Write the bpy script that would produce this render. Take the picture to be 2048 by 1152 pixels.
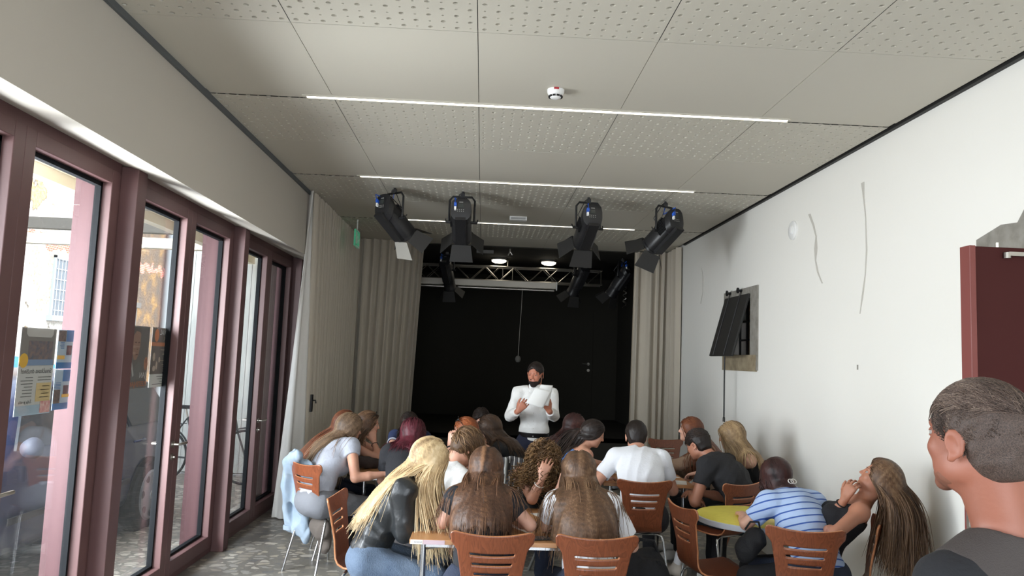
import bpy, math, random
import numpy as np
from mathutils import Vector, Matrix
try:
    import openvdb as vdb
except ImportError:
    import pyopenvdb as vdb
random.seed(7); rng = np.random.default_rng(11)
SC = bpy.context.scene; COL = SC.collection
for o in list(bpy.data.objects): bpy.data.objects.remove(o)

# ------------------------------------------------------------ camera, light, exposure
cam_d = bpy.data.cameras.new('camera'); cam = bpy.data.objects.new('camera', cam_d); COL.objects.link(cam)
cam_d.sensor_width = 36; cam_d.lens = 1500 / 2048 * 36; cam_d.clip_start = .05; cam_d.clip_end = 200
fw = np.array([964 - 1024, 716 - 576, 1500.]); fw /= np.linalg.norm(fw)
up = np.array([math.sin(.042), -math.cos(.042), 0]); up -= up.dot(fw) * fw; up /= np.linalg.norm(up)
rt = -np.cross(fw, up)
if rt[0] < 0: rt = -rt
RW = np.stack([rt, fw, up])                     # rows: world x, y, z in (right, down, forward)
M = Matrix(((RW[0][0], -RW[0][1], -RW[0][2]), (RW[1][0], -RW[1][1], -RW[1][2]), (RW[2][0], -RW[2][1], -RW[2][2])))
cam.matrix_world = Matrix.Translation((0, 0, 1.70)) @ M.to_4x4()
SC.camera = cam
SC.view_settings.view_transform = 'Standard'; SC.view_settings.look = 'None'
SC.view_settings.gamma = 1; SC.view_settings.use_curve_mapping = False
SC.view_settings.exposure = 0.17
SC.cycles.max_bounces = 10; SC.cycles.diffuse_bounces = 6; SC.cycles.transparent_max_bounces = 16
SC.cycles.caustics_reflective = False; SC.cycles.caustics_refractive = False
SC.cycles.sample_clamp_indirect = 6
SC.cycles.use_denoising = True

W = bpy.data.worlds.new('sky'); SC.world = W; W.use_nodes = True
nt = W.node_tree; bg = nt.nodes['Background']
sky = nt.nodes.new('ShaderNodeTexSky'); sky.sky_type = 'NISHITA'; sky.sun_disc = False
sky.sun_elevation = math.radians(48); sky.sun_rotation = math.radians(100); sky.air_density = 1.0; sky.dust_density = 2.5
mixn = nt.nodes.new('ShaderNodeMix'); mixn.data_type = 'RGBA'; mixn.inputs[0].default_value = .55
nt.links.new(sky.outputs[0], mixn.inputs[6]); mixn.inputs[7].default_value = (7.0, 7.6, 8.4, 1)
nt.links.new(mixn.outputs[2], bg.inputs[0]); bg.inputs[1].default_value = .85
def light(name, kind, loc, rot, energy, color=(1, 1, 1), size=None, sizey=None):
    d = bpy.data.lights.new(name, kind); d.energy = energy; d.color = color
    o = bpy.data.objects.new(name, d); COL.objects.link(o); o.location = loc; o.rotation_euler = rot
    if kind == 'AREA':
        d.shape = 'RECTANGLE'; d.size = size; d.size_y = sizey
    elif size is not None: d.angle = size
    return o
light('sun', 'SUN', (6, -6, 12), (math.radians(40), 0, math.radians(62)), 3.6, (1, .95, .86), .01)
# added area lamp behind the camera, as daylight from an assumed opening
FILL_BACK = light('added_fill_back', 'AREA', (.6, -2.85, 1.5), (math.radians(90), 0, 0), 70, (.93, .97, 1), 4.2, 2.4)
for yy_, en_ in ((-1.5, 40), (.5, 50), (2.55, 125), (4.25, 400)):      # added fill lamps outside the nearer windows, out of view, to brighten the room
    light('added_fill_street', 'AREA', (-3.35, yy_, 1.55), (math.radians(80), 0, math.radians(-62)), en_, (.92, .96, 1), 1.5, 2.2)

# ------------------------------------------------------------ materials
def lin(c):
    return tuple(((x / 255) / 12.92 if x / 255 <= .04045 else ((x / 255 + .055) / 1.055) ** 2.4) for x in c)
MATS = {}
def mat(name, rgb, rough=.7, metal=0, noise=None, bump=None, emit=None, alpha=None, spec=None, sheen=None, attr=None, coat=None):
    """noise=(scale, other_rgb, (sx,sy,sz)); bump=(scale, strength)"""
    if name in MATS: return MATS[name]
    m = bpy.data.materials.new(name); m.use_nodes = True; n = m.node_tree.nodes; l = m.node_tree.links
    p = n['Principled BSDF']; c = lin(rgb) + (1,)
    p.inputs['Base Color'].default_value = c; p.inputs['Roughness'].default_value = rough; p.inputs['Metallic'].default_value = metal
    if spec is not None: p.inputs['Specular IOR Level'].default_value = spec
    if sheen: p.inputs['Sheen Weight'].default_value = sheen
    if coat: p.inputs['Coat Weight'].default_value = coat
    tc = n.new('ShaderNodeTexCoord')
    if noise:
        mp = n.new('ShaderNodeMapping'); l.new(tc.outputs['Object'], mp.inputs[0])
        if len(noise) > 2: mp.inputs['Scale'].default_value = noise[2]
        t = n.new('ShaderNodeTexNoise'); t.inputs['Scale'].default_value = noise[0]; t.inputs['Detail'].default_value = 6
        l.new(mp.outputs[0], t.inputs[0])
        r = n.new('ShaderNodeValToRGB'); r.color_ramp.elements[0].position = .3; r.color_ramp.elements[1].position = .7
        r.color_ramp.elements[0].color = c; r.color_ramp.elements[1].color = lin(noise[1]) + (1,)
        l.new(t.outputs[0], r.inputs[0]); l.new(r.outputs[0], p.inputs['Base Color'])
    if attr:
        a = n.new('ShaderNodeAttribute'); a.attribute_name = 'tone'
        r = n.new('ShaderNodeValToRGB'); e = r.color_ramp.elements
        e[0].color = lin(attr[0]) + (1,); e[1].color = lin(attr[-1]) + (1,)
        for k, cc in enumerate(attr[1:-1]):
            q = e.new((k + 1) / (len(attr) - 1)); q.color = lin(cc) + (1,)
        l.new(a.outputs['Fac'], r.inputs[0]); l.new(r.outputs[0], p.inputs['Base Color'])
    if bump:
        t = n.new('ShaderNodeTexNoise'); t.inputs['Scale'].default_value = bump[0]; t.inputs['Detail'].default_value = 4
        l.new(tc.outputs['Object'], t.inputs[0])
        b = n.new('ShaderNodeBump'); b.inputs['Strength'].default_value = bump[1]; b.inputs['Distance'].default_value = .01
        l.new(t.outputs[0], b.inputs['Height']); l.new(b.outputs[0], p.inputs['Normal'])
    if emit:
        p.inputs['Emission Color'].default_value = lin(emit[0]) + (1,); p.inputs['Emission Strength'].default_value = emit[1]
    MATS[name] = m; return m
def nodes_of(m): return m.node_tree.nodes, m.node_tree.links, m.node_tree.nodes['Principled BSDF']

def wood(name, c1, c2, rough=.35, scale=(9, 9, .9), coat=.2):
    m = mat(name, c1, rough, coat=coat); n, l, p = nodes_of(m)
    tc = n.new('ShaderNodeTexCoord'); oi = n.new('ShaderNodeObjectInfo'); ad = n.new('ShaderNodeVectorMath'); ad.operation = 'ADD'
    sc_ = n.new('ShaderNodeVectorMath'); sc_.operation = 'SCALE'; sc_.inputs['Scale'].default_value = 7
    cb = n.new('ShaderNodeCombineXYZ'); l.new(oi.outputs['Random'], cb.inputs[0]); l.new(oi.outputs['Random'], cb.inputs[1]); l.new(cb.outputs[0], sc_.inputs[0])
    l.new(tc.outputs['Object'], ad.inputs[0]); l.new(sc_.outputs[0], ad.inputs[1])
    mp = n.new('ShaderNodeMapping'); mp.inputs['Scale'].default_value = scale; l.new(ad.outputs[0], mp.inputs[0])
    t = n.new('ShaderNodeTexNoise'); t.inputs['Scale'].default_value = 1.3; t.inputs['Detail'].default_value = 2; t.inputs['Distortion'].default_value = .5; l.new(mp.outputs[0], t.inputs[0])
    w = n.new('ShaderNodeMath'); w.operation = 'MULTIPLY'; w.inputs[1].default_value = 16; l.new(t.outputs[0], w.inputs[0])
    f = n.new('ShaderNodeMath'); f.operation = 'FRACT'; l.new(w.outputs[0], f.inputs[0])
    t2 = n.new('ShaderNodeTexNoise'); t2.inputs['Scale'].default_value = 30; l.new(mp.outputs[0], t2.inputs[0])
    mx = n.new('ShaderNodeMath'); mx.operation = 'MULTIPLY'; l.new(f.outputs[0], mx.inputs[0]); l.new(t2.outputs[0], mx.inputs[1])
    r = n.new('ShaderNodeValToRGB'); r.color_ramp.elements[0].color = lin(c1) + (1,); r.color_ramp.elements[1].color = lin(c2) + (1,)
    r.color_ramp.elements[1].position = .75
    l.new(mx.outputs[0], r.inputs[0]); l.new(r.outputs[0], p.inputs['Base Color'])
    return m

M_ceil = mat('ceiling paint', (196, 191, 178), .6)
M_hole = mat('hole felt', (70, 68, 64), .9)
M_wall = mat('white plaster', (236, 234, 228), .85, bump=(9, .25))
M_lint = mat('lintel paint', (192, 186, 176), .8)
M_dark = mat('dark shadow gap', (62, 64, 66), .8)
M_black = mat('black stage paint', (50, 48, 43), .9, spec=.2)
M_red = mat('oxide red frame', (98, 70, 69), .5, noise=(3, (92, 64, 64)))
M_fin = mat('outer red post', (66, 33, 37), .7)
M_seal = mat('dark rubber seal', (18, 20, 23), .7, spec=.15)
M_alu = mat('brushed steel', (176, 172, 164), .35, 1)
M_chrome = mat('chrome tube', (190, 190, 190), .22, 1)
M_led = mat('led diffuser', (255, 250, 240), .5, emit=((255, 247, 232), 7))
M_white = mat('white plastic', (232, 232, 230), .4)
M_paper = mat('white paper', (236, 236, 234), .8)
M_blackp = mat('black plastic', (26, 26, 28), .45)
M_curt = mat('taupe curtain', (186, 177, 162), .95, bump=(220, .25), sheen=.3)
M_chair = wood('cherry plywood', (134, 74, 46), (98, 50, 30))
M_table = wood('beech table top', (200, 148, 100), (186, 132, 86), .4, (1, 12, 12))
M_edge = wood('plywood edge', (196, 132, 88), (150, 90, 56), .5)
M_door = mat('dark red door', (62, 26, 24), .8, spec=.2)
M_dooredge = mat('door edge red', (112, 52, 46), .5)
M_stone = mat('grey stone', (150, 146, 138), .9, noise=(14, (124, 120, 112)), bump=(60, .4))
M_stone2 = mat('sand stone', (158, 144, 118), .9, noise=(12, (128, 114, 92)), bump=(60, .4))

# glass: thin pane, partly mirroring
def glassmat(name, haze=.05, tint=(.97, .98, .98)):
    m = bpy.data.materials.new(name); m.use_nodes = True; n = m.node_tree.nodes; l = m.node_tree.links; n.remove(n['Principled BSDF'])
    out = n['Material Output']; tr = n.new('ShaderNodeBsdfTransparent'); tr.inputs[0].default_value = tint + (1,)
    gl = n.new('ShaderNodeBsdfGlossy'); gl.inputs['Roughness'].default_value = .01
    df = n.new('ShaderNodeBsdfDiffuse'); df.inputs[0].default_value = (.75, .78, .82, 1)
    lw = n.new('ShaderNodeLayerWeight'); lw.inputs[0].default_value = .5
    pw = n.new('ShaderNodeMath'); pw.operation = 'POWER'; pw.inputs[1].default_value = 3; l.new(lw.outputs['Facing'], pw.inputs[0])
    fr = n.new('ShaderNodeMath'); fr.operation = 'MULTIPLY_ADD'; fr.inputs[1].default_value = .38; fr.inputs[2].default_value = .04; l.new(pw.outputs[0], fr.inputs[0])
    m1 = n.new('ShaderNodeMixShader'); m1.inputs[0].default_value = haze; l.new(tr.outputs[0], m1.inputs[1]); l.new(df.outputs[0], m1.inputs[2])  # small diffuse share paints the pale veil of reflections into the glass
    m2 = n.new('ShaderNodeMixShader'); l.new(fr.outputs[0], m2.inputs[0]); l.new(m1.outputs[0], m2.inputs[1]); l.new(gl.outputs[0], m2.inputs[2])
    l.new(m2.outputs[0], out.inputs[0]); return m
M_glass = glassmat('window glass', .03)
M_carglass = mat('car window', (20, 24, 28), .25, spec=.3)

# terrazzo of big river pebbles (inside) and the paving outside
def pebbles(name, base, cols, scale, squash=1.0, gap=.06, rough=.35):
    m = mat(name, base, rough); n, l, p = nodes_of(m)
    tc = n.new('ShaderNodeTexCoord'); mp = n.new('ShaderNodeMapping'); mp.inputs['Scale'].default_value = (scale, scale * squash, 0)
    l.new(tc.outputs['Object'], mp.inputs[0])
    nz = n.new('ShaderNodeTexNoise'); nz.inputs['Scale'].default_value = 1.6; l.new(mp.outputs[0], nz.inputs[0])
    ad = n.new('ShaderNodeMixRGB'); ad.blend_type = 'ADD'; ad.inputs[0].default_value = .5; l.new(mp.outputs[0], ad.inputs[1]); l.new(nz.outputs['Color'], ad.inputs[2])
    v = n.new('ShaderNodeTexVoronoi'); v.feature = 'F1'; v.inputs['Scale'].default_value = 1; v.inputs['Randomness'].default_value = .85; l.new(ad.outputs[0], v.inputs[0])
    d = n.new('ShaderNodeTexVoronoi'); d.feature = 'DISTANCE_TO_EDGE'; d.inputs['Scale'].default_value = 1; d.inputs['Randomness'].default_value = .85; l.new(ad.outputs[0], d.inputs[0])
    sp = n.new('ShaderNodeSeparateColor'); l.new(v.outputs['Color'], sp.inputs[0])
    r = n.new('ShaderNodeValToRGB'); r.color_ramp.interpolation = 'CONSTANT'; e = r.color_ramp.elements
    e[0].color = lin(cols[0]) + (1,); e[1].position = 1 / len(cols); e[1].color = lin(cols[1]) + (1,)
    for k in range(2, len(cols)):
        q = e.new(k / len(cols)); q.color = lin(cols[k]) + (1,)
    l.new(sp.outputs[0], r.inputs[0])
    # size of each stone varies: stone where edge distance > gap * (random)
    mm = n.new('ShaderNodeMath'); mm.operation = 'MULTIPLY_ADD'; mm.inputs[1].default_value = .16; mm.inputs[2].default_value = gap; l.new(sp.outputs[1], mm.inputs[0])
    gt = n.new('ShaderNodeMath'); gt.operation = 'SUBTRACT'; l.new(d.outputs['Distance'], gt.inputs[0]); l.new(mm.outputs[0], gt.inputs[1])
    ms = n.new('ShaderNodeMath'); ms.operation = 'MULTIPLY'; ms.inputs[1].default_value = 30; ms.use_clamp = True; l.new(gt.outputs[0], ms.inputs[0])
    n2 = n.new('ShaderNodeTexNoise'); n2.inputs['Scale'].default_value = 30; n2.inputs['Detail'].default_value = 5; l.new(mp.outputs[0], n2.inputs[0])
    br = n.new('ShaderNodeValToRGB'); br.color_ramp.elements[0].color = lin(base) + (1,); br.color_ramp.elements[1].color = lin([x * .8 for x in base]) + (1,); l.new(n2.outputs[0], br.inputs[0])
    mx = n.new('ShaderNodeMixRGB'); l.new(ms.outputs[0], mx.inputs[0]); l.new(br.outputs[0], mx.inputs[1]); l.new(r.outputs[0], mx.inputs[2])
    l.new(mx.outputs[0], p.inputs['Base Color'])
    return m
M_floor = pebbles('pebble terrazzo', (132, 128, 120), [(158, 153, 143), (118, 115, 109), (178, 172, 161), (144, 138, 127), (110, 109, 107), (166, 158, 143), (150, 147, 140)], 10, 1.35, .06)
M_pave = pebbles('river cobbles', (112, 108, 100), [(150, 144, 134), (120, 112, 104), (170, 164, 152), (134, 126, 116)], 10, 1.3, .03, .8)

# ------------------------------------------------------------ mesh builder
def smooth_me(me, ang=None):
    me.shade_smooth()
    if ang is not None: me.set_sharp_from_angle(angle=math.radians(ang))
class MB:
    def __init__(s): s.v = []; s.f = []; s.m = []
    def add(s, v, f, m=0):
        b = len(s.v); s.v += [tuple(map(float, p)) for p in v]; s.f += [tuple(b + i for i in q) for q in f]; s.m += [m] * len(f); return s
    def box(s, lo, hi, R=None, at=(0, 0, 0), m=0):
        x0, y0, z0 = lo; x1, y1, z1 = hi
        v = [(x0, y0, z0), (x1, y0, z0), (x1, y1, z0), (x0, y1, z0), (x0, y0, z1), (x1, y0, z1), (x1, y1, z1), (x0, y1, z1)]
        if R is not None: v = [tuple(R @ Vector(p) + Vector(at)) for p in v]
        elif at != (0, 0, 0): v = [(p[0] + at[0], p[1] + at[1], p[2] + at[2]) for p in v]
        return s.add(v, [(0, 3, 2, 1), (4, 5, 6, 7), (0, 1, 5, 4), (1, 2, 6, 5), (2, 3, 7, 6), (3, 0, 4, 7)], m)
    def tube(s, pts, r, n=10, m=0, caps=True, closed=False):
        P = [Vector(p) for p in pts]; N = len(P); rr = r if isinstance(r, (list, tuple)) else [r] * N
        ref = Vector((0, 0, 1)); V = []; F = []
        t0 = (P[1] - P[0]).normalized()
        if abs(t0.dot(ref)) > .9: ref = Vector((1, 0, 0))
        u = t0.cross(ref).normalized()
        for i in range(N):
            t = (P[(i + 1) % N] - P[i - 1]) if closed else (P[min(i + 1, N - 1)] - P[max(i - 1, 0)])
            t.normalize(); u = (u - t * u.dot(t)).normalized(); w = t.cross(u)
            for k in range(n):
                a = 2 * math.pi * k / n; V.append(P[i] + (u * math.cos(a) + w * math.sin(a)) * rr[i])
        for i in range(N if closed else N - 1):
            j = (i + 1) % N
            for k in range(n): F.append((i * n + k, i * n + (k + 1) % n, j * n + (k + 1) % n, j * n + k))
        if caps and not closed: F.append(tuple(range(n - 1, -1, -1))); F.append(tuple((N - 1) * n + k for k in range(n)))
        return s.add(V, F, m)
    def lathe(s, prof, n=24, at=(0, 0, 0), R=None, m=0):
        V = []; F = []
        for (r, z) in prof:
            for k in range(n):
                a = 2 * math.pi * k / n; p = Vector((r * math.cos(a), r * math.sin(a), z))
                if R is not None: p = R @ p
                V.append(p + Vector(at))
        for i in range(len(prof) - 1):
            for k in range(n): F.append((i * n + k, i * n + (k + 1) % n, (i + 1) * n + (k + 1) % n, (i + 1) * n + k))
        F.append(tuple(range(n - 1, -1, -1))); F.append(tuple((len(prof) - 1) * n + k for k in range(n)))
        return s.add(V, F, m)
    def prism(s, poly, z0, z1, m=0, R=None, at=(0, 0, 0)):
        n = len(poly); V = [(x, y, z0) for x, y in poly] + [(x, y, z1) for x, y in poly]
        if R is not None: V = [tuple(R @ Vector(p) + Vector(at)) for p in V]
        F = [tuple(range(n - 1, -1, -1)), tuple(range(n, 2 * n))] + [(i, (i + 1) % n, n + (i + 1) % n, n + i) for i in range(n)]
        return s.add(V, F, m)
    def grid(s, fn, nu, nv, m=0):
        V = [fn(i / nu, j / nv) for j in range(nv + 1) for i in range(nu + 1)]
        F = [(j * (nu + 1) + i, j * (nu + 1) + i + 1, (j + 1) * (nu + 1) + i + 1, (j + 1) * (nu + 1) + i) for j in range(nv) for i in range(nu)]
        return s.add(V, F, m)
    def build(s, name, mats, parent=None, sm=None, bevel=0, **kw):
        me = bpy.data.meshes.new(name); me.from_pydata(s.v, [], s.f)
        if not isinstance(mats, (list, tuple)): mats = [mats]
        for q in mats: me.materials.append(q)
        if len(mats) > 1: me.polygons.foreach_set('material_index', s.m)
        me.update()
        if sm is not None: smooth_me(me, sm)
        o = bpy.data.objects.new(name, me); COL.objects.link(o)
        if parent: o.parent = parent
        if bevel:
            b = o.modifiers.new('bevel', 'BEVEL'); b.width = bevel; b.segments = 2; b.limit_method = 'ANGLE'
        return tag(o, **kw)
def tag(o, label=None, cat=None, group=None, kind=None):
    if label: o['label'] = label
    if cat: o['category'] = cat
    if group: o['group'] = group
    if kind: o['kind'] = kind
    return o
def empty(name, loc=(0, 0, 0), rz=0, **kw):
    o = bpy.data.objects.new(name, None); COL.objects.link(o); o.location = loc; o.rotation_euler = (0, 0, rz); o.empty_display_size = .1
    return tag(o, **kw)
def copy_tree(o, parent=None):
    c = o.copy(); COL.objects.link(c); c.parent = parent
    for ch in [q for q in bpy.data.objects if q.parent == o]: copy_tree(ch, c)
    return c
def text_mesh(name, txt, size, m, parent, loc, R, depth=.0008, align='CENTER', flip=False):
    cu = bpy.data.curves.new(name, 'FONT'); cu.body = txt; cu.size = size; cu.align_x = align; cu.extrude = depth
    t = bpy.data.objects.new(name, cu); COL.objects.link(t)
    me = bpy.data.meshes.new_from_object(t.evaluated_get(bpy.context.evaluated_depsgraph_get()))
    bpy.data.objects.remove(t); me.materials.clear(); me.materials.append(m)
    X = Matrix.Translation(loc) @ R.to_4x4()
    if flip: X = X @ Matrix.Diagonal((-1, 1, 1, 1))
    me.transform(X)
    if flip: me.flip_normals()
    o = bpy.data.objects.new(name, me); COL.objects.link(o); o.parent = parent; return o
def RX(a): return Matrix.Rotation(math.radians(a), 3, 'X')
def RY(a): return Matrix.Rotation(math.radians(a), 3, 'Y')
def RZ(a): return Matrix.Rotation(math.radians(a), 3, 'Z')
S = 'structure'
XL, XR, ZC = -1.85, 2.70, 3.34

# ------------------------------------------------------------ room shell
MB().box((-2.6, -3.2, -.12), (2.95, 11.0, 0)).build('floor', M_floor, kind=S)
# lintel wall over the windows, soffit rising to the frames
b = MB(); b.add([(XL, -3, 2.68), (XL, -3, ZC + .1), (-2.5, -3, ZC + .1), (-2.5, -3, 2.78), (-2.2, -3, 2.77), (XL, 11, 2.68), (XL, 11, ZC + .1), (-2.5, 11, ZC + .1), (-2.5, 11, 2.78), (-2.2, 11, 2.77)],
                [(0, 1, 6, 5), (1, 2, 7, 6), (2, 3, 8, 7), (3, 4, 9, 8), (4, 0, 5, 9), (4, 3, 2, 1, 0), (5, 6, 7, 8, 9)])
b.build('wall_left', M_lint, kind=S)
MB().box((-2.5, 8.72, 0), (XL - .12, 11, 2.72)).build('wall_left_far', M_lint, kind=S)
# right wall with niche window and doorway
b = MB()
def wallpiece(y0, y1, z0, z1): b.box((XR, y0, z0), (XR + .35, y1, z1))
wallpiece(-3, 2.62, 0, ZC + .1); wallpiece(2.62, 3.75, 2.17, ZC + .1); wallpiece(3.75, 7.45, 0, ZC + .1)
wallpiece(7.45, 8.15, 0, 1.82); wallpiece(7.45, 8.15, 2.42, ZC + .1); wallpiece(8.15, 11, 0, ZC + .1)
b.build('wall_right', M_wall, kind=S)
b = MB(); b.box((-2.6, -3.2, 2.75), (2.95, -3.0, 3.5)); b.box((-2.6, -3.2, 0), (-1.6, -3.0, 2.75)); b.box((2.5, -3.2, 0), (2.95, -3.0, 2.75))  # unseen wall, its wide opening is assumed so daylight enters
b.build('wall_back', M_wall, kind=S)
# ceiling slab above the panels, dark gap strips on both sides
MB().box((-2.6, -3.2, ZC + .08), (3.05, 11.0, ZC + .2)).build('ceiling', M_dark, kind=S)
MB().box((XL, -3, ZC - .01), (-1.905, 10.86, ZC + .09)).build('trim_1', M_dark, kind=S)
MB().box((XL + .001, -3, ZC - .035), (XL + .02, 7.7, ZC + .09)).build('trim_2', mat('grey edge profile', (88, 92, 94), .6), kind=S)
MB().box((XR - .03, -3, ZC - .012), (XR + .001, 10.0, ZC + .09)).build('trim_3', mat('black edge profile', (26, 25, 24), .6), kind=S)
# ceiling panels: alternately plain and perforated strips with seams
def perf(y0, y1, xs):
    bb = MB(); p = .0665
    for (x0, x1) in xs:
        nx = round((x1 - x0) / p); ny = round((y1 - y0) / p); dx = (x1 - x0) / nx; dy = (y1 - y0) / ny
        V = []; F = []; Mi = []
        for i in range(nx):
            for j in range(ny):
                cx = x0 + (i + .5) * dx; cy = y0 + (j + .5) * dy
                if (i + j) % 2: r = .0065
                else: r = .0135
                base = len(V); N = 8
                ang = [math.pi / 4 * k for k in range(8)]
                for a in ang:
                    c, s_ = math.cos(a), math.sin(a); q = max(abs(c), abs(s_)); V.append((cx + c / q * dx / 2, cy + s_ / q * dy / 2, 0))
                for a in ang: V.append((cx + r * math.cos(a), cy + r * math.sin(a), 0))
                for a in ang: V.append((cx + r * math.cos(a), cy + r * math.sin(a), .03))
                for k in range(8):
                    k2 = (k + 1) % 8
                    F.append((base + k, base + 8 + k, base + 8 + k2, base + k2)); Mi.append(0)
                    F.append((base + 8 + k, base + 16 + k, base + 16 + k2, base + 8 + k2)); Mi.append(0)
                F.append(tuple(base + 16 + k for k in range(8))); Mi.append(1)
        b0 = len(bb.v); bb.v += [(x, y, z + ZC) for x, y, z in V]; bb.f += [tuple(b0 + i for i in f) for f in F]; bb.m += Mi
    return bb
seams = [-1.905, -1.03, -.09, .83, 1.76, 2.655]
sx = [(a + .002, c - .002) for a, c in zip(seams[:-1], seams[1:])]
n_tr = 10
for k in range(-3, 4):
    y0 = 4.80 + 2.135 * (k - 1)
    if y0 > 9.5: continue
    perf(y0, y0 + 1.0, sx).build('ceiling_panel', [M_ceil, M_hole], kind=S)
for k in range(-3, 4):
    y0 = 4.80 + 2.135 * (k - 1) + 1.004; y1 = min(y0 + 1.04, 10.88)
    if y0 > 10.8: continue
    bb = MB()
    for a, c in sx: bb.box((a, y0, ZC), (c, y1, ZC + .012))
    bb.build('ceiling_panel', M_ceil, kind=S)
    if y1 < 10.5:  # light slot
        bb = MB()
        for a, c in sx: bb.box((a, y1, ZC + .005), (c, y1 + .089, ZC + .02))
        bb.build('ceiling_panel', M_ceil, kind=S)
lamp_x = {4.74: (-1.2, 1.95), 6.875: (-1.2, 1.93), 9.01: (-1.2, 1.80), 2.605: (-1.2, 1.95)}
lamp_lab = {4.74: 'long white light line nearest the white smoke detector', 6.875: 'middle long light line, just in front of the row of stage lights',
            9.01: 'farthest light line, behind the row of stage lights', 2.605: 'light line in the ceiling nearest the viewer'}
for y, (x0, x1) in lamp_x.items():
    r_ = empty('ceiling_light', (0, y + .02, ZC), label=lamp_lab[y], cat='light', group='light lines in the ceiling')
    MB().box((x0, -.018, -.004), (x1, .018, .006)).build('diffuser', M_led, r_)
    q = MB(); q.box((x0 - .01, -.026, -.006), (x1 + .01, -.018, .006)); q.box((x0 - .01, .018, -.006), (x1 + .01, .026, .006)); q.box((x0 - .03, -.02, -.003), (x0, .02, .006)); q.build('frame', M_ceil, r_)

# ------------------------------------------------------------ window bays
posts = [-3.66, -1.62, .42, 2.46, 4.50, 6.55, 8.60]
for i in range(6):
    y0 = posts[i] + .12; y1 = posts[i + 1]; mid = (y0 + y1) / 2
    wn = empty('window_%d' % (i + 1), (-2.2, y0, 0), kind=S)
    f = MB()
    def bx(lo, hi, bb=f): bb.box((lo[0], lo[1] - y0, lo[2]), (hi[0], hi[1] - y0, hi[2]))
    bx((-.09, y0, 2.71), (0, y1, 2.775)); bx((-.09, y0, 0), (0, y1, .05)); bx((-.09, y0, .05), (0, y0 + .04, 2.71)); bx((-.09, y1 - .04, .05), (0, y1, 2.71))
    f.build('frame', M_red, wn, bevel=.004)
    for k, (a, c) in enumerate(((y0 + .04, mid), (mid, y1 - .04))):
        lf = MB(); w = .085
        bx((-.08, a, .05), (.012, a + w, 2.71), lf); bx((-.08, c - w, .05), (.012, c, 2.71), lf)
        bx((-.08, a + w, .05), (.012, c - w, .15), lf); bx((-.08, a + w, 2.63), (.012, c - w, 2.71), lf)
        L = lf.build('leaf', M_red, wn, bevel=.004)
        g = MB(); bx((-.072, a + w, .15), (-.066, c - w, 2.63), g); g.build('glass', M_glass, L)
        s_ = MB()
        for q in ((a + w, a + w + .018), (c - w - .018, c - w)): bx((-.078, q[0], .15), (-.042, q[1], 2.63), s_)
        bx((-.078, a + w, .15), (-.042, c - w, .168), s_); bx((-.078, a + w, 2.605), (-.042, c - w, 2.63), s_)
        s_.build('seal', M_seal, L)
        if k == 0:
            h = MB(); yy = c - .04 - y0
            h.tube([(.012, yy, 1.0), (.055, yy, 1.0), (.062, yy + .012, 1.0), (.062, yy + .13, 1.0)], .0095, 10)
            h.tube([(-.08, yy, 1.0), (-.13, yy, 1.0), (-.135, yy + .012, 1.0), (-.135, yy + .13, 1.0)], .0095, 10)
            h.lathe([(.026, 0), (.026, .008)], 16, (.012, yy, 1.0), RY(90)); h.lathe([(.024, 0), (.024, .008)], 16, (.012, yy, .91), RY(90)); h.lathe([(.009, 0), (.009, .025)], 10, (.012, yy, .91), RY(90))
            h.build('handle', M_alu, L, sm=40)
for i, y in enumerate(posts):
    pst = MB(); pst.box((-2.32, y, -.0), (-2.10, y + .12, 2.76)); pst.build('trim_%d' % (i + 10), [M_red], kind=S, bevel=.004)
    MB().box((-2.46, y - .01, 0), (-2.32, y + .13, 2.76)).build('trim_%d' % (i + 20), M_fin, kind=S)

# ------------------------------------------------------------ stage recess
b = MB(); b.box((-1.6, 10.9, 0), (3.2, 11.05, .6)); b.box((-1.6, 10.9, .55), (3.2, 14.6, .6)); b.build('stage_floor', M_black, kind=S)
MB().box((-1.6, 14.6, 0), (3.2, 14.7, 3.6)).build('wall_stage_back', M_black, kind=S)
MB().box((-1.7, 11.0, 0), (-1.5, 14.7, 3.6)).build('wall_stage_left', M_black, kind=S)
MB().box((2.62, 11.0, 0), (2.8, 14.7, 3.6)).build('wall_stage_right', M_black, kind=S)
MB().box((-1.7, 10.88, 3.325), (3.2, 14.7, 3.5)).build('ceiling_stage', M_black, kind=S)
MB().box((-2.2, 10.87, 0), (-1.0, 11.0, 3.5)).build('wall_front_left', M_black, kind=S)
MB().box((2.3, 10.87, 0), (3.05, 11.0, 3.5)).build('wall_front_right', M_black, kind=S)
dr = empty('door_2', (1.6, 14.6, .6), kind=S)
MB().box((-.42, -.012, 0), (.55, 0, 2.1)).build('leaf', M_black, dr, bevel=.003)
h = MB(); h.lathe([(.026, 0), (.026, .012)], 14, (.47, -.01, 1.06), RX(90)); h.tube([(.47, -.01, 1.06), (.47, -.06, 1.06), (.46, -.065, 1.06), (.34, -.065, 1.065)], .011, 8); h.lathe([(.028, 0), (.028, .012)], 14, (.47, -.01, .94), RX(90))
h.build('handle', M_alu, dr, sm=40)

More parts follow.
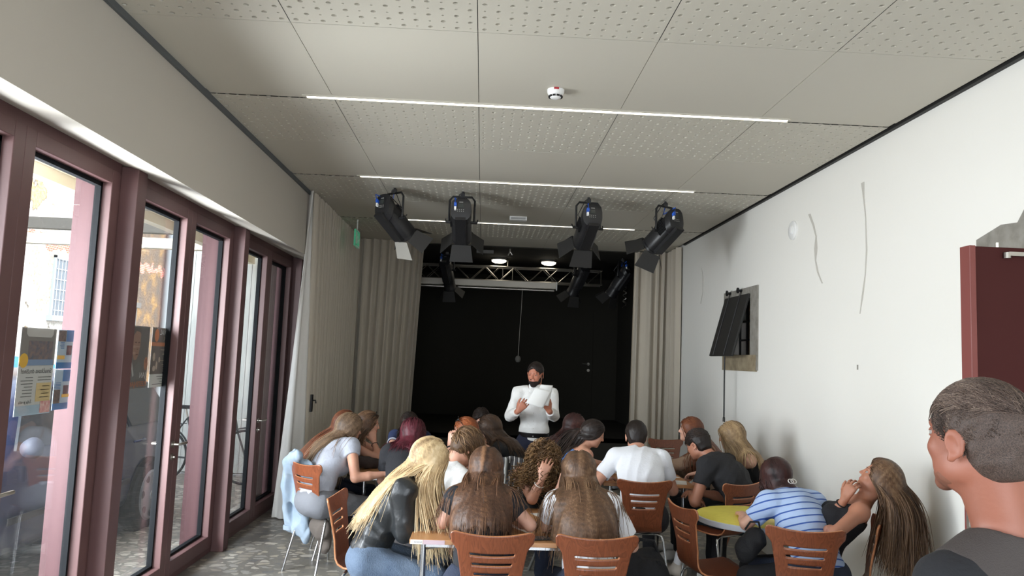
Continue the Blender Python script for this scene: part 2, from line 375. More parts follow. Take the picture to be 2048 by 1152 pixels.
# ------------------------------------------------------------ right side: red door leaf, stone jamb
d = empty('door_1', (2.62, 2.6, 0), kind=S)
MB().box((-.9, -.045, .01), (.04, 0, 2.16), m=0).build('leaf', M_door, d, bevel=.003)
MB().box((-.922, -.05, .01), (-.9, .006, 2.162)).build('edge_strip', M_dooredge, d, bevel=.002)
q = MB(); q.box((-.79, -.066, 2.128), (.0, -.05, 2.142)); q.lathe([(.012, 0), (.012, .02)], 10, (-.79, -.055, 2.12)); q.build('closer_rail', M_alu, d)
q = MB(); q.lathe([(.006, 0), (.006, .02)], 8, (-.80, -.02, 2.16)); q.build('pin', M_alu, d)
q = MB(); q.box((-.926, -.04, 1.10), (-.921, -.012, 1.34)); q.box((-.932, -.034, 1.19), (-.924, -.02, 1.25)); q.build('lock_plate', M_alu, d)
b = MB(); b.prism([(3.98, 2.30), (3.98, 2.45), (3.78, 2.50), (3.66, 2.49), (3.60, 2.56), (3.2, 2.62), (2.5, 2.62), (2.5, 2.18), (3.74, 2.18), (3.74, 0), (3.98, 0)], XR - .012, XR + .06, R=Matrix(((0, 0, 1), (1, 0, 0), (0, 1, 0))))
b.build('trim_30', M_stone, kind=S)
MB().box((XR + .36, 2.4, 0), (XR + .5, 4.0, 2.4)).build('wall_corridor', mat('corridor wall', (120, 112, 102), .9), kind=S)

# niche window: stone surround, grille, books in it, black tilted shutter
b = MB()
b.box((XR - .014, 7.27, 1.68), (XR + .02, 7.47, 2.525)); b.box((XR - .014, 8.13, 1.68), (XR + .02, 8.30, 2.525))
b.box((XR - .014, 7.47, 2.41), (XR + .02, 8.13, 2.525)); b.build('trim_31', M_stone, kind=S)
b = MB(); b.box((XR - .016, 7.30, 1.67), (XR + .02, 8.33, 1.835)); b.build('trim_32', M_stone2, kind=S)
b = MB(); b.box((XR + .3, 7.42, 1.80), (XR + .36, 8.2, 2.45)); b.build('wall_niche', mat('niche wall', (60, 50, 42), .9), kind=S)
wn = empty('window_7', (XR + .12, 7.8, 2.1), kind=S)
g = MB()
for z in (-.28, -.1, .1, .3): g.box((-.012, -.35, z - .009), (.012, .35, z + .009))
for y in (-.34, -.12, .12, .34): g.box((-.01, y - .009, -.3), (.01, y + .009, .32))
g.build('grille', M_blackp, wn)
cols = [(176, 136, 96), (120, 82, 54), (206, 178, 140), (150, 108, 72), (190, 160, 120)]
yy = 7.47; k = 0
while yy < 8.08:
    t_ = random.uniform(.03, .06); c = cols[k % 5]
    bk = MB(); hz = random.uniform(.5, .57); bk.box((0, 0, 0), (.10, t_ - .004, hz))
    bk.build('wooden_slat', mat('slat %d' % (k % 5), c, .8, noise=(20, tuple(int(x * .8) for x in c), (1, 1, .1))), None,
             label='upright brown wooden slat seen behind the tilted black shutter', cat='slat', group='wooden slats in the wall niche').location = (XR + .17, yy, 1.822)
    yy += t_; k += 1
sh = empty('hinged_shutter', (XR - .02, 7.84, 2.455), label='black shutter tilted open over the small stone-framed wall opening', cat='shutter')
A_ = RY(15)
b = MB(); b.box((-.012, -.37, -.66), (.012, .37, 0), A_); b.build('panel', mat('black board', (34, 33, 32), .6), sh, bevel=.004)
for y in (-.13, .22):
    b = MB(); b.tube([A_ @ Vector((-.016, y, -.65)), A_ @ Vector((-.016, y, 0)), Vector((-.01, y, .035)), Vector((-.03, y, .05))], .006, 6); b.build('cord', M_blackp, sh)
for y in (-.13, .22):
    b = MB(); b.lathe([(.012, 0), (.012, .05), (.03, .052), (.03, .066), (.01, .07)], 14, (.02, y, .05), RY(-90)); b.build('knob', M_blackp, sh, sm=40)
rd = MB(); rd.tube([(0, 0, 0), (.0, 0, -.03), (0, 0, -.62)], .008, 8); rd.tube([(0, 0, -.62), (0, -.02, -.64), (0, -.022, -.68)], .006, 6); rd.tube([(0, 0, -.62), (0, .02, -.64), (0, .022, -.68)], .006, 6)
o = rd.build('pull_rod', M_blackp, sh, sm=40); o.location = (-.135, -.02, -.64)

# speaker disc, plaster relics, little marks on the wall
q = empty('wall_alarm', (XR, 6.44, 2.925), label='round white device on the upper right wall', cat='alarm')
MB().lathe([(.085, 0), (.085, .012), (.075, .02), (.045, .024)], 32, (0, 0, 0), RY(-90)).build('base', M_white, q, sm=40)
MB().lathe([(.035, .024), (.035, .034), (.028, .038)], 20, (0, -.01, 0), RY(-90)).build('cap', M_white, q, sm=40)
M_relic = mat('patched plaster', (196, 192, 184), .95, bump=(40, .6))
def relic(name, pts, w, lab):
    b = MB()
    for k in range(len(pts) - 1):
        (y0, z0), (y1, z1) = pts[k], pts[k + 1]; w0, w1 = w[k], w[k + 1]
        b.add([(XR - .003, y0 - w0, z0), (XR - .003, y0 + w0, z0), (XR - .003, y1 + w1, z1), (XR - .003, y1 - w1, z1), (XR + .01, y0 - w0, z0), (XR + .01, y0 + w0, z0), (XR + .01, y1 + w1, z1), (XR + .01, y1 - w1, z1)],
              [(0, 1, 2, 3), (0, 4, 5, 1), (1, 5, 6, 2), (3, 2, 6, 7), (0, 3, 7, 4)])
    b.build(name, M_relic, kind=S)
relic('trim_33', [(5.23, 3.07), (5.215, 2.95), (5.19, 2.80), (5.18, 2.57), (5.20, 2.40), (5.24, 2.25), (5.28, 2.12)], [.022, .009, .006, .009, .006, .011, .004], '')
relic('trim_34', [(6.12, 3.01), (6.04, 2.90), (5.99, 2.80), (5.995, 2.70), (6.0, 2.60), (5.96, 2.5), (5.88, 2.40)], [.02, .015, .012, .03, .012, .012, .008], '')
relic('trim_35', [(9.22, 2.93), (9.16, 2.8), (9.16, 2.62), (9.24, 2.48)], [.004, .012, .01, .012], '')
MB().box((XR - .002, 5.31, 1.72), (XR + .01, 5.328, 1.755)).build('trim_36', M_stone, kind=S)

# smoke detector
q = empty('smoke_detector', (.38, 4.42, ZC), label='white domed smoke detector on the plain ceiling strip', cat='smoke detector')
MB().lathe([(.052, 0), (.052, -.012), (.050, -.020), (.044, -.032), (.030, -.052), (.018, -.056)], 32).build('housing', M_white, q, sm=50)
b = MB()
for k in range(10):
    a = 2 * math.pi * k / 10; R_ = RZ(math.degrees(a)); b.box((.031, -.0085, -.047), (.0435, .0085, -.0385), R_)
b.build('slot', M_blackp, q)
MB().box((-.015, -.056, -.012), (.015, -.051, -.001)).build('tag', mat('red tag', (170, 40, 50), .5), q)
q = empty('ceiling_box', (.35, 8.56, ZC), label='small white box on the ceiling between the stage lights', cat='box')
MB().box((-.10, -.045, -.045), (.10, .045, 0)).build('housing', M_white, q, bevel=.004); MB().box((-.085, -.047, -.035), (.085, -.044, -.012)).build('grille', mat('grey grille', (170, 170, 168), .5), q)

# ------------------------------------------------------------ curtains
def curtain(name, path_top, path_bot, z0, z1, nf, amp, lab, mt=M_curt, seed=1, ampb=None):
    """pleated cloth: both edges follow polylines, folds of uneven width, closed thickness"""
    r = np.random.default_rng(seed)
    def along(P, t):
        P = np.array(P, float); sl = np.r_[0, np.cumsum(np.linalg.norm(np.diff(P, axis=0), axis=1))]; s = t * sl[-1]
        x = np.interp(s, sl, P[:, 0]); y = np.interp(s, sl, P[:, 1]); e = 1e-3 * sl[-1]
        dx = np.interp(np.minimum(s + e, sl[-1]), sl, P[:, 0]) - np.interp(np.maximum(s - e, 0), sl, P[:, 0]); dy = np.interp(np.minimum(s + e, sl[-1]), sl, P[:, 1]) - np.interp(np.maximum(s - e, 0), sl, P[:, 1])
        L = np.hypot(dx, dy); return x, y, -dy / L, dx / L
    nu = nf * 12; nz = 14
    wd = r.uniform(.35, 1.9, nf); wd = np.r_[0, np.cumsum(wd)] / wd.sum()
    t = np.linspace(0, 1, nu + 1); ph = np.interp(t, wd, np.arange(nf + 1)) * 2 * np.pi
    am = np.interp(t, np.linspace(0, 1, nf + 1), r.uniform(.5, 1.2, nf + 1))
    V = []
    for side in (0, 1):
        for j in range(nz + 1):
            v = j / nz
            xt, yt, nx, ny = along(path_top, t); xb, yb, nxb, nyb = along(path_bot, t)
            a = amp * (1 - .0 * v) if ampb is None else amp * v + ampb * (1 - v)
            d = a * am * (np.sin(ph + .25 * math.sin(3 * v)) + .25 * np.sin(2 * ph + 2 * v)) + side * .004
            x = xt * v + xb * (1 - v) + (nx * v + nxb * (1 - v)) * d; y = yt * v + yb * (1 - v) + (ny * v + nyb * (1 - v)) * d
            V += list(zip(x, y, np.full_like(x, z0 + (z1 - z0) * v)))
    F = []; n1 = nu + 1; o2 = (nz + 1) * n1
    for j in range(nz):
        for i in range(nu):
            a = j * n1 + i; F.append((a, a + 1, a + n1 + 1, a + n1)); F.append((o2 + a, o2 + a + n1, o2 + a + n1 + 1, o2 + a + 1))
    for j in range(nz):
        for i in (0, nu): a = j * n1 + i; F.append((a, a + n1, o2 + a + n1, o2 + a))
    for j in (0, nz):
        for i in range(nu): a = j * n1 + i; F.append((a, a + 1, o2 + a + 1, o2 + a))
    m_ = MB(); m_.v = [tuple(map(float, p)) for p in V]; m_.f = F; m_.m = [0] * len(F)
    return m_.build(name, mt, sm=80, label=lab, cat='curtain')
curtain('curtain', [(-1.80, 7.72), (-1.80, 10.55)], [(-1.80, 8.05), (-1.80, 10.55)], .02, ZC - .005, 34, .022, 'grey-taupe pleated curtain hanging along the left wall behind the windows', seed=3)
curtain('curtain', [(-1.78, 7.60), (-1.84, 7.68), (-1.82, 7.80)], [(-2.06, 7.86), (-1.96, 7.80), (-1.86, 7.92), (-1.79, 8.02)], .015, ZC - .01, 2, .022, 'leading edge of the side curtain, flared out over the last window and lit by it', seed=5, ampb=.03, mt=mat('curtain cloth light painted in', (214, 212, 208), .95, bump=(220, .2)))  # paler copy of the curtain cloth, window light put into its colour
curtain('curtain', [(-1.80, 10.66), (-.90, 10.78)], [(-1.80, 10.66), (-1.0, 10.76)], .02, ZC - .005, 9, .055, 'taupe curtain gathered at the left of the black stage opening', seed=8)
curtain('curtain', [(2.16, 10.76), (2.66, 10.66), (2.66, 10.1)], [(2.12, 10.76), (2.64, 10.66), (2.66, 10.1)], .02, ZC - .02, 9, .05, 'taupe curtain gathered at the right of the black stage opening', seed=12)
curtain('sheer_curtain', [(-2.34, 7.85), (-2.36, 8.5)], [(-2.34, 7.85), (-2.36, 8.5)], .02, 2.7, 8, .018, 'white sheer cloth behind the glass of the farthest window pane', seed=14, mt=mat('sheer cloth', (214, 200, 198), .9))
q = empty('curtain_hook', (-1.775, 8.02, 1.16), label='small black holder fixed on the side curtain at its leading edge', cat='holder')
b = MB(); b.box((0, -.03, -.09), (.02, .03, .09)); b.build('plate', M_blackp, q, bevel=.004); b = MB(); b.tube([(.02, 0, .03), (.05, 0, .03), (.055, 0, 0)], .008, 8); b.build('hook', M_blackp, q)

# exit sign at the curtain corner
q = empty('exit_sign', (-1.72, 10.0, ZC), label='small green running man exit sign hanging by the left curtain', cat='sign')
q.location = (-1.60, 9.2, ZC - .0)
MB().box((-.012, -.14, -.34), (.012, .14, -.14)).build('panel', mat('sign green', (70, 150, 120), .5, emit=((60, 150, 110), .4)), q, bevel=.003)
b = MB(); b.box((.0125, -.145, -.345), (.0135, .145, -.330)); b.box((.0125, -.145, -.15), (.0135, .145, -.135)); b.box((.0125, -.145, -.345), (.0135, -.13, -.135)); b.box((.0125, .13, -.345), (.0135, .145, -.135)); b.build('frame', M_white, q)
b = MB(); b.box((-.006, -.01, -.14), (.006, .01, 0)); b.build('hanger', M_white, q)
# pictogram: door, arrow, figure
b = MB()
def yz(pts): b.prism(pts, .0125, .0138, R=Matrix(((0, 0, 1), (1, 0, 0), (0, 1, 0))))
yz([(-.115, -.31), (-.06, -.31), (-.06, -.17), (-.115, -.17)])
yz([(.0, -.185), (.02, -.185), (.02, -.2), (.0, -.2)]); yz([(-.02, -.21), (.03, -.205), (.02, -.25), (-.005, -.25)]); yz([(-.005, -.25), (.02, -.25), (-.02, -.31), (-.035, -.305)]); yz([(.008, -.25), (.02, -.25), (.055, -.28), (.05, -.295)])
yz([(.06, -.24), (.09, -.24), (.09, -.225), (.12, -.247), (.09, -.27), (.09, -.255), (.06, -.255)])
b.build('pictogram', M_white, q)

# ------------------------------------------------------------ stage fittings
tr = empty('lighting_truss', (0, 12.3, 2.95), label='silver lattice truss spanning the top of the dark stage', cat='truss')
b = MB()
for (y, z) in ((-.1, .02), (.1, .02), (-.1, .25), (.1, .25)): b.tube([(-1.45, y, z), (1.92, y, z)], .016, 8)
b.build('chord', M_alu, tr, sm=40)
b = MB(); x = -1.45; s_ = 0
while x < 1.85:
    x2 = min(x + .24, 1.92)
    for y in (-.1, .1): b.tube([(x, y, .02 if s_ else .25), (x2, y, .25 if s_ else .02)], .0065, 6); b.tube([(x, y, .25 if s_ else .02), (x2, y, .02 if s_ else .25)], .0045, 6) if int(x * 10) % 3 == 0 else None
    b.tube([(x, -.1, .25), (x2, .1, .25)], .005, 6); x = x2; s_ = 1 - s_
for xx in (.28, .44, 1.90): b.tube([(xx, -.1, .02), (xx, -.1, .25)], .007, 6)
b.build('brace', M_alu, tr, sm=40)
for xx in (-1.1, .36, 1.7): b = MB(); b.tube([(xx, 0, .25), (xx, 0, .375)], .008, 6); b.build('hanger', M_alu, tr)
sc_ = empty('projection_screen', (.04, 11.95, 2.82), label='rolled up projection screen in a long cream case under the truss', cat='projection screen')
b = MB(); b.box((-1.3, -.05, .02), (1.10, .05, .125)); b.build('case', mat('cream case', (205, 198, 184), .35), sc_, bevel=.012)
b = MB(); b.tube([(-1.28, 0, -.005), (1.07, 0, -.005)], .022, 12); b.build('roller', M_alu, sc_, sm=40)
b = MB(); b.box((1.10, -.055, .0), (1.112, .055, .13)); b.build('end_cap', M_white, sc_)
for xx in (-1.2, 1.05): b = MB(); b.tube([(xx, .0, .12), (xx, .15, .15), (xx, .3, .20)], .006, 6); b.build('bracket', M_alu, sc_)
mc = empty('hanging_microphone', (.60, 12.0, 2.85), label='thin white cord with a small grey ball hanging over the dark stage', cat='microphone')
b = MB(); b.tube([(0, -.08, 0), (-.005, -.08, -.3), (-.02, -.08, -.7), (-.03, -.08, -1.1)], .0035, 6); b.build('cord', mat('white cord', (190, 186, 178), .7), mc)
b = MB(); b.lathe([(.005, .06), (.03, .05), (.045, .02), (.045, -.01), (.03, -.04), (.005, -.045)], 16, (-.03, -.08, -1.15)); b.build('ball', mat('grey foam', (110, 108, 104), .9), mc, sm=60)
for k, (x, y, lab) in enumerate(((.21, 12.1, 'left of the two round lit lamps on the black stage ceiling'), (1.02, 12.1, 'right of the two round lit lamps on the black stage ceiling'))):
    q = empty('round_ceiling_light', (x, y, 3.325), label=lab, cat='light', group='round lamps on the stage ceiling')
    MB().lathe([(.13, 0), (.13, -.03), (.12, -.035)], 28).build('rim', mat('dark grey rim', (70, 68, 64), .5), q, sm=40)
    MB().lathe([(.12, -.03), (.115, -.055), (.08, -.075), (.02, -.08)], 28).build('diffuser', mat('lit opal', (255, 246, 230), .5, emit=((255, 244, 222), 6)), q, sm=50)
q = empty('ceiling_vent', (-.02, 11.25, 3.325), label='small grey emergency fitting on the black stage ceiling', cat='fitting')
MB().box((-.13, -.03, -.05), (.13, .03, 0)).build('housing', mat('dim grey fitting', (96, 94, 90), .5), q, bevel=.004)
q = empty('ceiling_clamp', (.35, 11.0, 3.325), label='small silver clamp on the ceiling edge above the stage', cat='clamp')
b = MB(); b.tube([(0, 0, 0), (0, 0, -.04)], .012, 8); b.tube([(0, 0, -.04), (-.03, 0, -.10)], .009, 8); b.tube([(0, 0, -.04), (.035, 0, -.09)], .009, 8); b.build('hook', M_alu, q)
ch = MB(); z = 0; pts = []
for k in range(28): pts.append((.03 * math.sin(k * .9) + .02, .02 * math.cos(k * .8), -k * .014))
ch.tube(pts, .004, 5); pts = [(x_ * -.8 + .04, y_, z_ * .8) for x_, y_, z_ in pts]; ch.tube(pts, .004, 5)
tag(ch.build('chain', M_alu, sm=50), label='loose silver chain hanging at the right of the stage truss', cat='chain').location = (2.20, 11.8, 2.95)

# stage spotlights
M_spot = mat('black lamp body', (30, 30, 32), .42); M_spot2 = mat('black barn door', (38, 37, 36), .6)
M_blue = mat('blue connector', (40, 90, 190), .4)
def spotlight(loc, aim, label, drop=.21, flaps=True, white=None, scale=1.22, roll=0, group='stage spotlights', L=.30):
    root = empty('stage_light', loc, label=label, cat='stage light', group=group)
    # local: yoke hangs from clamp at origin; body axis along aim (vector)
    a = Vector(aim).normalized(); c = Vector((0, 0, -drop - .10))
    side = a.cross(Vector((0, 0, 1))).normalized(); up_ = side.cross(a)
    Rm = Matrix((side, a, up_)).transposed()          # local x=side, y=aim, z=up
    r = .082 * scale
    b = MB(); b.tube([(0, 0, 0), (0, 0, -.045)], .012, 8); b.box((-.022, -.018, -.06), (.022, .018, -.02)); b.build('clamp', M_blackp, root)
    w = r + .025; top = -.055
    hs = Vector((side.x, side.y, 0)).normalized()
    b = MB(); P = [c + hs * w, Vector(c) + hs * w + Vector((0, 0, (top - c.z) * .85)), hs * (w - .03) + Vector((0, 0, top)), -hs * (w - .03) + Vector((0, 0, top)), Vector(c) - hs * w + Vector((0, 0, (top - c.z) * .85)), c - hs * w]
    b.tube(P, .011, 8); b.build('yoke', M_blackp, root, sm=40)
    for sg in (-1, 1):
        b = MB(); b.tube([c + hs * sg * (r * .9), c + hs * sg * (w + .03)], .014, 10); b.tube([c + hs * sg * (w + .03), c + hs * sg * (w + .035) + Vector((0, .0, .05)) + a * .03], .006, 6)
        b.build('knob', M_blackp, root, sm=40)
    # body: rounded square tube
    def sect(rr, y, sq=.75, n=20):
        out = []
        for k in range(n):
            t = 2 * math.pi * k / n; cx, cz = math.cos(t), math.sin(t); q_ = (abs(cx) ** 3.2 + abs(cz) ** 3.2) ** (-1 / 3.2)
            out.append(Rm @ Vector((cx * q_ * rr, y - (cz * q_ * rr * .55 if y < -.08 * scale else 0), cz * q_ * rr)) + c)
        return out
    b = MB(); ys = [(-.16, .80), (-.155, .98), (-.10, 1.02), (-.09, .93), (.02, .93), (.03, .98), (.17, .98), (.175, .90), (L - .15, .90), (L - .14, .98), (L - .11, .98)]
    V = []; n = 20
    for y, k in ys: V += sect(r * k, y * scale)
    F = [(i * n + k, i * n + (k + 1) % n, (i + 1) * n + (k + 1) % n, (i + 1) * n + k) for i in range(len(ys) - 1) for k in range(n)] + [tuple(range(n - 1, -1, -1)), tuple((len(ys) - 1) * n + k for k in range(n))]
    b.add(V, F)
    b.build('body', M_spot, root, sm=40)
    fins = MB()
    for k in range(7):
        fins.box((-r * .7, (-.07 + k * .012) * scale, r * .90), (r * .7, (-.066 + k * .012) * scale, r * 1.08), Rm, c)
        fins.box((-r * 1.07, (-.07 + k * .012) * scale, -r * .6), (-r * .9, (-.066 + k * .012) * scale, r * .6), Rm, c)
    fins.box((-r * .5, -.14 * scale, -r * 1.28), (r * .5, .16 * scale, -r * .92), Rm, c)
    fins.build('rib', M_spot, root)
    p_ = MB(); bk = -.1615 * scale; Rm0 = Rm; Rm = Rm0 @ Matrix(((1, 0, 0), (0, 1, -.55), (0, 0, 1)))
    p_.box((-.030, bk - .002, .005), (.022, bk + .002, .042), Rm, c); pn = p_.build('display', mat('dark display', (52, 56, 54), .2), root)
    p_ = MB()
    for k in range(4):
        for j in range(2): p_.box((-.036 + k * .019, bk - .003, -.012 - j * .015), (-.029 + k * .019, bk, -.007 - j * .015), Rm, c)
    p_.box((-.02, bk - .002, .052), (.018, bk, .058), Rm, c)
    p_.build('button', mat('pale print', (150, 150, 146), .6), root)
    p_ = MB(); p_.box((-.068, bk - .03, .010), (-.043, bk, .036), Rm, c); p_.tube([Rm @ Vector((-.055, bk - .03, .03)) + c, Rm @ Vector((-.06, bk - .05, .06)) + c, Vector((-.02, 0, -.05)) * .8 + c * .3, Vector((0, 0, -.03))], .005, 6)
    p_.build('plug', M_blue, root, sm=40)
    p_ = MB(); p_.box((-.066, bk - .02, -.018), (-.046, bk, .006), Rm, c); p_.build('plug_cap', M_white, root)
    Rm = Rm0; cb = MB(); cb.tube([Rm @ Vector((.03, bk, .06)) + c, Rm @ Vector((.05, bk - .04, .10)) + c, Rm @ Vector((.02, 0, .15)) + c, Vector((.01, 0, -.04))], .0045, 6)
    cb.tube([Rm @ Vector((-.03, .0, r)) + c, Rm @ Vector((-.09, -.02, r + .05)) + c, Vector((-.03, 0, -.03)), Vector((.02, .01, -.01))], .0045, 6); cb.build('cable', M_blackp, root, sm=60)
    if flaps:
        y0 = (L - .11) * scale
        for k in range(4):
            an = k * 90 + roll; R2 = Rm @ Matrix.Rotation(math.radians(an), 3, 'Y')
            wd = r * (.95 if k % 2 == 0 else .8)
            f = MB(); op = math.radians(28 + 14 * (k % 2)); ln = .15 * scale
            p0 = [(-wd, 0), (wd, 0), (wd * 1.25, ln), (-wd * 1.25, ln)]
            V = [Vector((x_, y0 + t_ * math.cos(op), r * .95 + t_ * math.sin(op))) for x_, t_ in p0]; V2 = [v_ + Vector((0, -.001, .003)) for v_ in V]
            f.add([R2 @ v_ + c for v_ in V + V2], [(3, 2, 1, 0), (4, 5, 6, 7), (0, 1, 5, 4), (1, 2, 6, 5), (2, 3, 7, 6), (3, 0, 4, 7)])
            f.build('barn_door', mat('pale flap', (150, 147, 140), .5) if white == k else M_spot2, root)
    return root
spotlight((-.93, 7.33, ZC), (.50, .62, -.56), 'leftmost front stage light, aimed right, with one pale barn door flap', white=2, roll=10)
spotlight((-.26, 7.36, ZC), (.02, .78, -.50), 'second front stage light from the left, pointing straight to the stage')
spotlight((1.00, 7.36, ZC), (-.12, .78, -.52), 'third front stage light from the left, flaps spread wide')
spotlight((1.78, 7.38, ZC), (-.42, .66, -.56), 'rightmost front stage light beside the right wall, aimed left', roll=20)
G2 = 'stage lights on the truss'
spotlight((-.60, 11.5, 3.325), (.18, .62, -.78), 'black stage light hanging left behind the ceiling edge, before the truss', drop=.20, group=G2, scale=1.1, L=.42)
spotlight((1.47, 11.5, 3.325), (-.30, .55, -.78), 'black stage light hanging right of centre before the truss', drop=.20, group=G2, scale=1.1, L=.42)
spotlight((2.12, 11.5, 3.325), (-.42, .42, -.74), 'black stage light at the far right corner of the stage opening', drop=.20, group=G2, scale=1.1, L=.42)

# ------------------------------------------------------------ outside: street, old house, arcade end wall, car, bicycle
MB().box((-14, -8, -.14), (-2.6, 34, -.02)).build('street_ground', M_pave, kind=S)
# old house front with flaking plaster
m = mat('flaking plaster', (226, 214, 190), .95); n, l, p = nodes_of(m)
tc = n.new('ShaderNodeTexCoord')
def noise_node(scale, det=6, dist=0):
    t = n.new('ShaderNodeTexNoise'); t.inputs['Scale'].default_value = scale; t.inputs['Detail'].default_value = det; t.inputs['Distortion'].default_value = dist; l.new(tc.outputs['Object'], t.inputs[0]); return t
def ramp(src, stops, inter='LINEAR'):
    r = n.new('ShaderNodeValToRGB'); r.color_ramp.interpolation = inter; e = r.color_ramp.elements
    e[0].position = stops[0][0]; e[0].color = lin(stops[0][1]) + (1,); e[1].position = stops[1][0]; e[1].color = lin(stops[1][1]) + (1,)
    for a, c in stops[2:]:
        q = e.new(a); q.color = lin(c) + (1,)
    l.new(src, r.inputs[0]); return r
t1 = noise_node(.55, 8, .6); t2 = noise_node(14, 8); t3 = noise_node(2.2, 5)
patch = ramp(t1.outputs[0], [(.0, (196, 166, 108)), (.46, (200, 172, 116)), (.475, (90, 82, 74)), (.485, (196, 190, 178)), (.60, (204, 198, 190)), (.62, (176, 166, 146))])
rough_ = ramp(t2.outputs[0], [(.35, (150, 146, 138)), (.55, (255, 255, 255))])
mm = n.new('ShaderNodeMixRGB'); mm.blend_type = 'MULTIPLY'; mm.inputs[0].default_value = .5; l.new(patch.outputs[0], mm.inputs[1]); l.new(rough_.outputs[0], mm.inputs[2])
# farther down the street the render is ochre and brown, its shade painted in
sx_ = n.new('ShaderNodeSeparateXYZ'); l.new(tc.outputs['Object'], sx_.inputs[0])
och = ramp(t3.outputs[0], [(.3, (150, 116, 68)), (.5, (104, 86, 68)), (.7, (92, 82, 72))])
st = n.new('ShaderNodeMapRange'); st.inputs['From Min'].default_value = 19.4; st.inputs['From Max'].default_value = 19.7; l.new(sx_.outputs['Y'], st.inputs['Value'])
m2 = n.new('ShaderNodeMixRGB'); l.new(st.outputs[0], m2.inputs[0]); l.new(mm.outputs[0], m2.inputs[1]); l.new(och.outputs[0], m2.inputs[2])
# red brick string course
br = n.new('ShaderNodeTexBrick'); br.inputs['Scale'].default_value = 5; br.inputs['Color1'].default_value = lin((206, 110, 84)) + (1,); br.inputs['Color2'].default_value = lin((190, 84, 66)) + (1,); br.inputs['Mortar'].default_value = lin((214, 196, 180)) + (1,)
cx = n.new('ShaderNodeCombineXYZ'); l.new(sx_.outputs['Y'], cx.inputs[0]); l.new(sx_.outputs['Z'], cx.inputs[1]); l.new(cx.outputs[0], br.inputs[0])
zb = n.new('ShaderNodeMath'); zb.operation = 'MULTIPLY_ADD'; zb.inputs[1].default_value = .9; zb.inputs[2].default_value = -.45; l.new(t3.outputs[0], zb.inputs[0])
za = n.new('ShaderNodeMath'); za.operation = 'ADD'; l.new(zb.outputs[0], za.inputs[0]); l.new(sx_.outputs['Z'], za.inputs[1])
cmp_ = n.new('ShaderNodeMath'); cmp_.operation = 'COMPARE'; cmp_.inputs[1].default_value = 3.98; cmp_.inputs[2].default_value = .12; l.new(za.outputs[0], cmp_.inputs[0])
m3 = n.new('ShaderNodeMixRGB'); l.new(cmp_.outputs[0], m3.inputs[0]); l.new(m2.outputs[0], m3.inputs[1]); l.new(br.outputs[0], m3.inputs[2]); l.new(m3.outputs[0], p.inputs['Base Color'])
bmp = n.new('ShaderNodeBump'); bmp.inputs['Strength'].default_value = .8; bmp.inputs['Distance'].default_value = .05; l.new(t2.outputs[0], bmp.inputs['Height']); l.new(bmp.outputs[0], p.inputs['Normal'])
house = empty('old_house', (-10, 18, 0), label='old house across the street with flaking yellow and white plaster', cat='house')
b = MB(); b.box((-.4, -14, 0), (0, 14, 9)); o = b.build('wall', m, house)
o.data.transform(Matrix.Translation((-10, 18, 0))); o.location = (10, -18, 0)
b = MB(); b.box((-.6, -14, 9), (.6, 14, 9.25)); b.build('eaves', mat('eaves cream', (216, 206, 186), .8), house)
wf = MB(); wf.box((-.02, -.36, 2.3), (.05, -.3, 3.7)); wf.box((-.02, .3, 2.3), (.05, .36, 3.7)); wf.box((-.02, -.36, 3.64), (.05, .36, 3.7)); wf.box((-.02, -.44, 2.18), (.14, .44, 2.3))
wi = wf.build('window', mat('grey blue timber', (164, 176, 186), .7), house)
b = MB(); b.box((.0, -.3, 2.3), (.012, .3, 3.64)); b.build('pane', mat('old pane', (84, 92, 100), .2), wi)
g = MB()
for k in range(5): g.tube([(.09, -.28 + k * .14, 2.3), (.09, -.28 + k * .14, 3.64)], .009, 5)
for k in range(6): g.tube([(.09, -.34, 2.42 + k * .24), (.09, .34, 2.42 + k * .24)], .009, 5)
g.build('grille', mat('pale iron', (190, 196, 200), .6), wi)
b = MB(); b.tube([(.12, 5.6, 0), (.12, 5.6, 9)], .09, 10); b.build('drainpipe', mat('zinc pipe', (120, 126, 128), .5), house, sm=60)
b = MB(); b.box((-.02, 1.9, 0), (.06, 3.9, 2.75)); b.box((.0, 1.8, 2.75), (.12, 4.0, 2.9)); b.build('doorway', mat('dim doorway', (96, 92, 86), .8), house)
b = MB(); b.box((.0, 7.0, 0), (.06, 8.4, 3.0)); b.build('doorway', mat('dim doorway', (96, 92, 86), .8), house)
# canopy of the arcade: cream boards on a dark beam, and its white board end wall
cn = empty('arcade_canopy', (-3.4, 4, 2.9), label='cream boarded canopy over the pavement outside the windows', cat='canopy')
b = MB()
for k in range(3): b.box((.2 + k * .235, -7, .06), (.2 + k * .235 + .228, 6.45, .09))
b.build('boarding', mat('cream boards', (226, 216, 192), .8), cn)
b = MB(); b.box((.10, -7, -.03), (.2, 6.45, .12)); b.build('edge_beam', mat('cream boards', (226, 216, 192), .8), cn)
for y in (-5.6, -3.56, -1.54, .5, 2.55, 4.6):
    b = MB(); b.box((.2, y, -.02), (.85, y + .1, .06)); b.build('beam', mat('weathered beam', (122, 116, 104), .8), cn)
ew = empty('white_board_wall', (-3.3, 10.5, 0), label='white vertical board wall behind the parked bicycle outside', cat='wall')
b = MB()
for k in range(15): b.box((-.85 + k * .13, 0, .02), (-.85 + k * .13 + .124, .03, 3.2))
b.build('board', mat('whitewashed boards', (204, 206, 200), .85, noise=(6, (180, 184, 180), (8, 8, .5))), ew)
b = MB(); b.box((-.85, .03, 0), (1.1, .08, 3.2)); b.build('backing', mat('grey backing', (150, 150, 146), .9), ew)
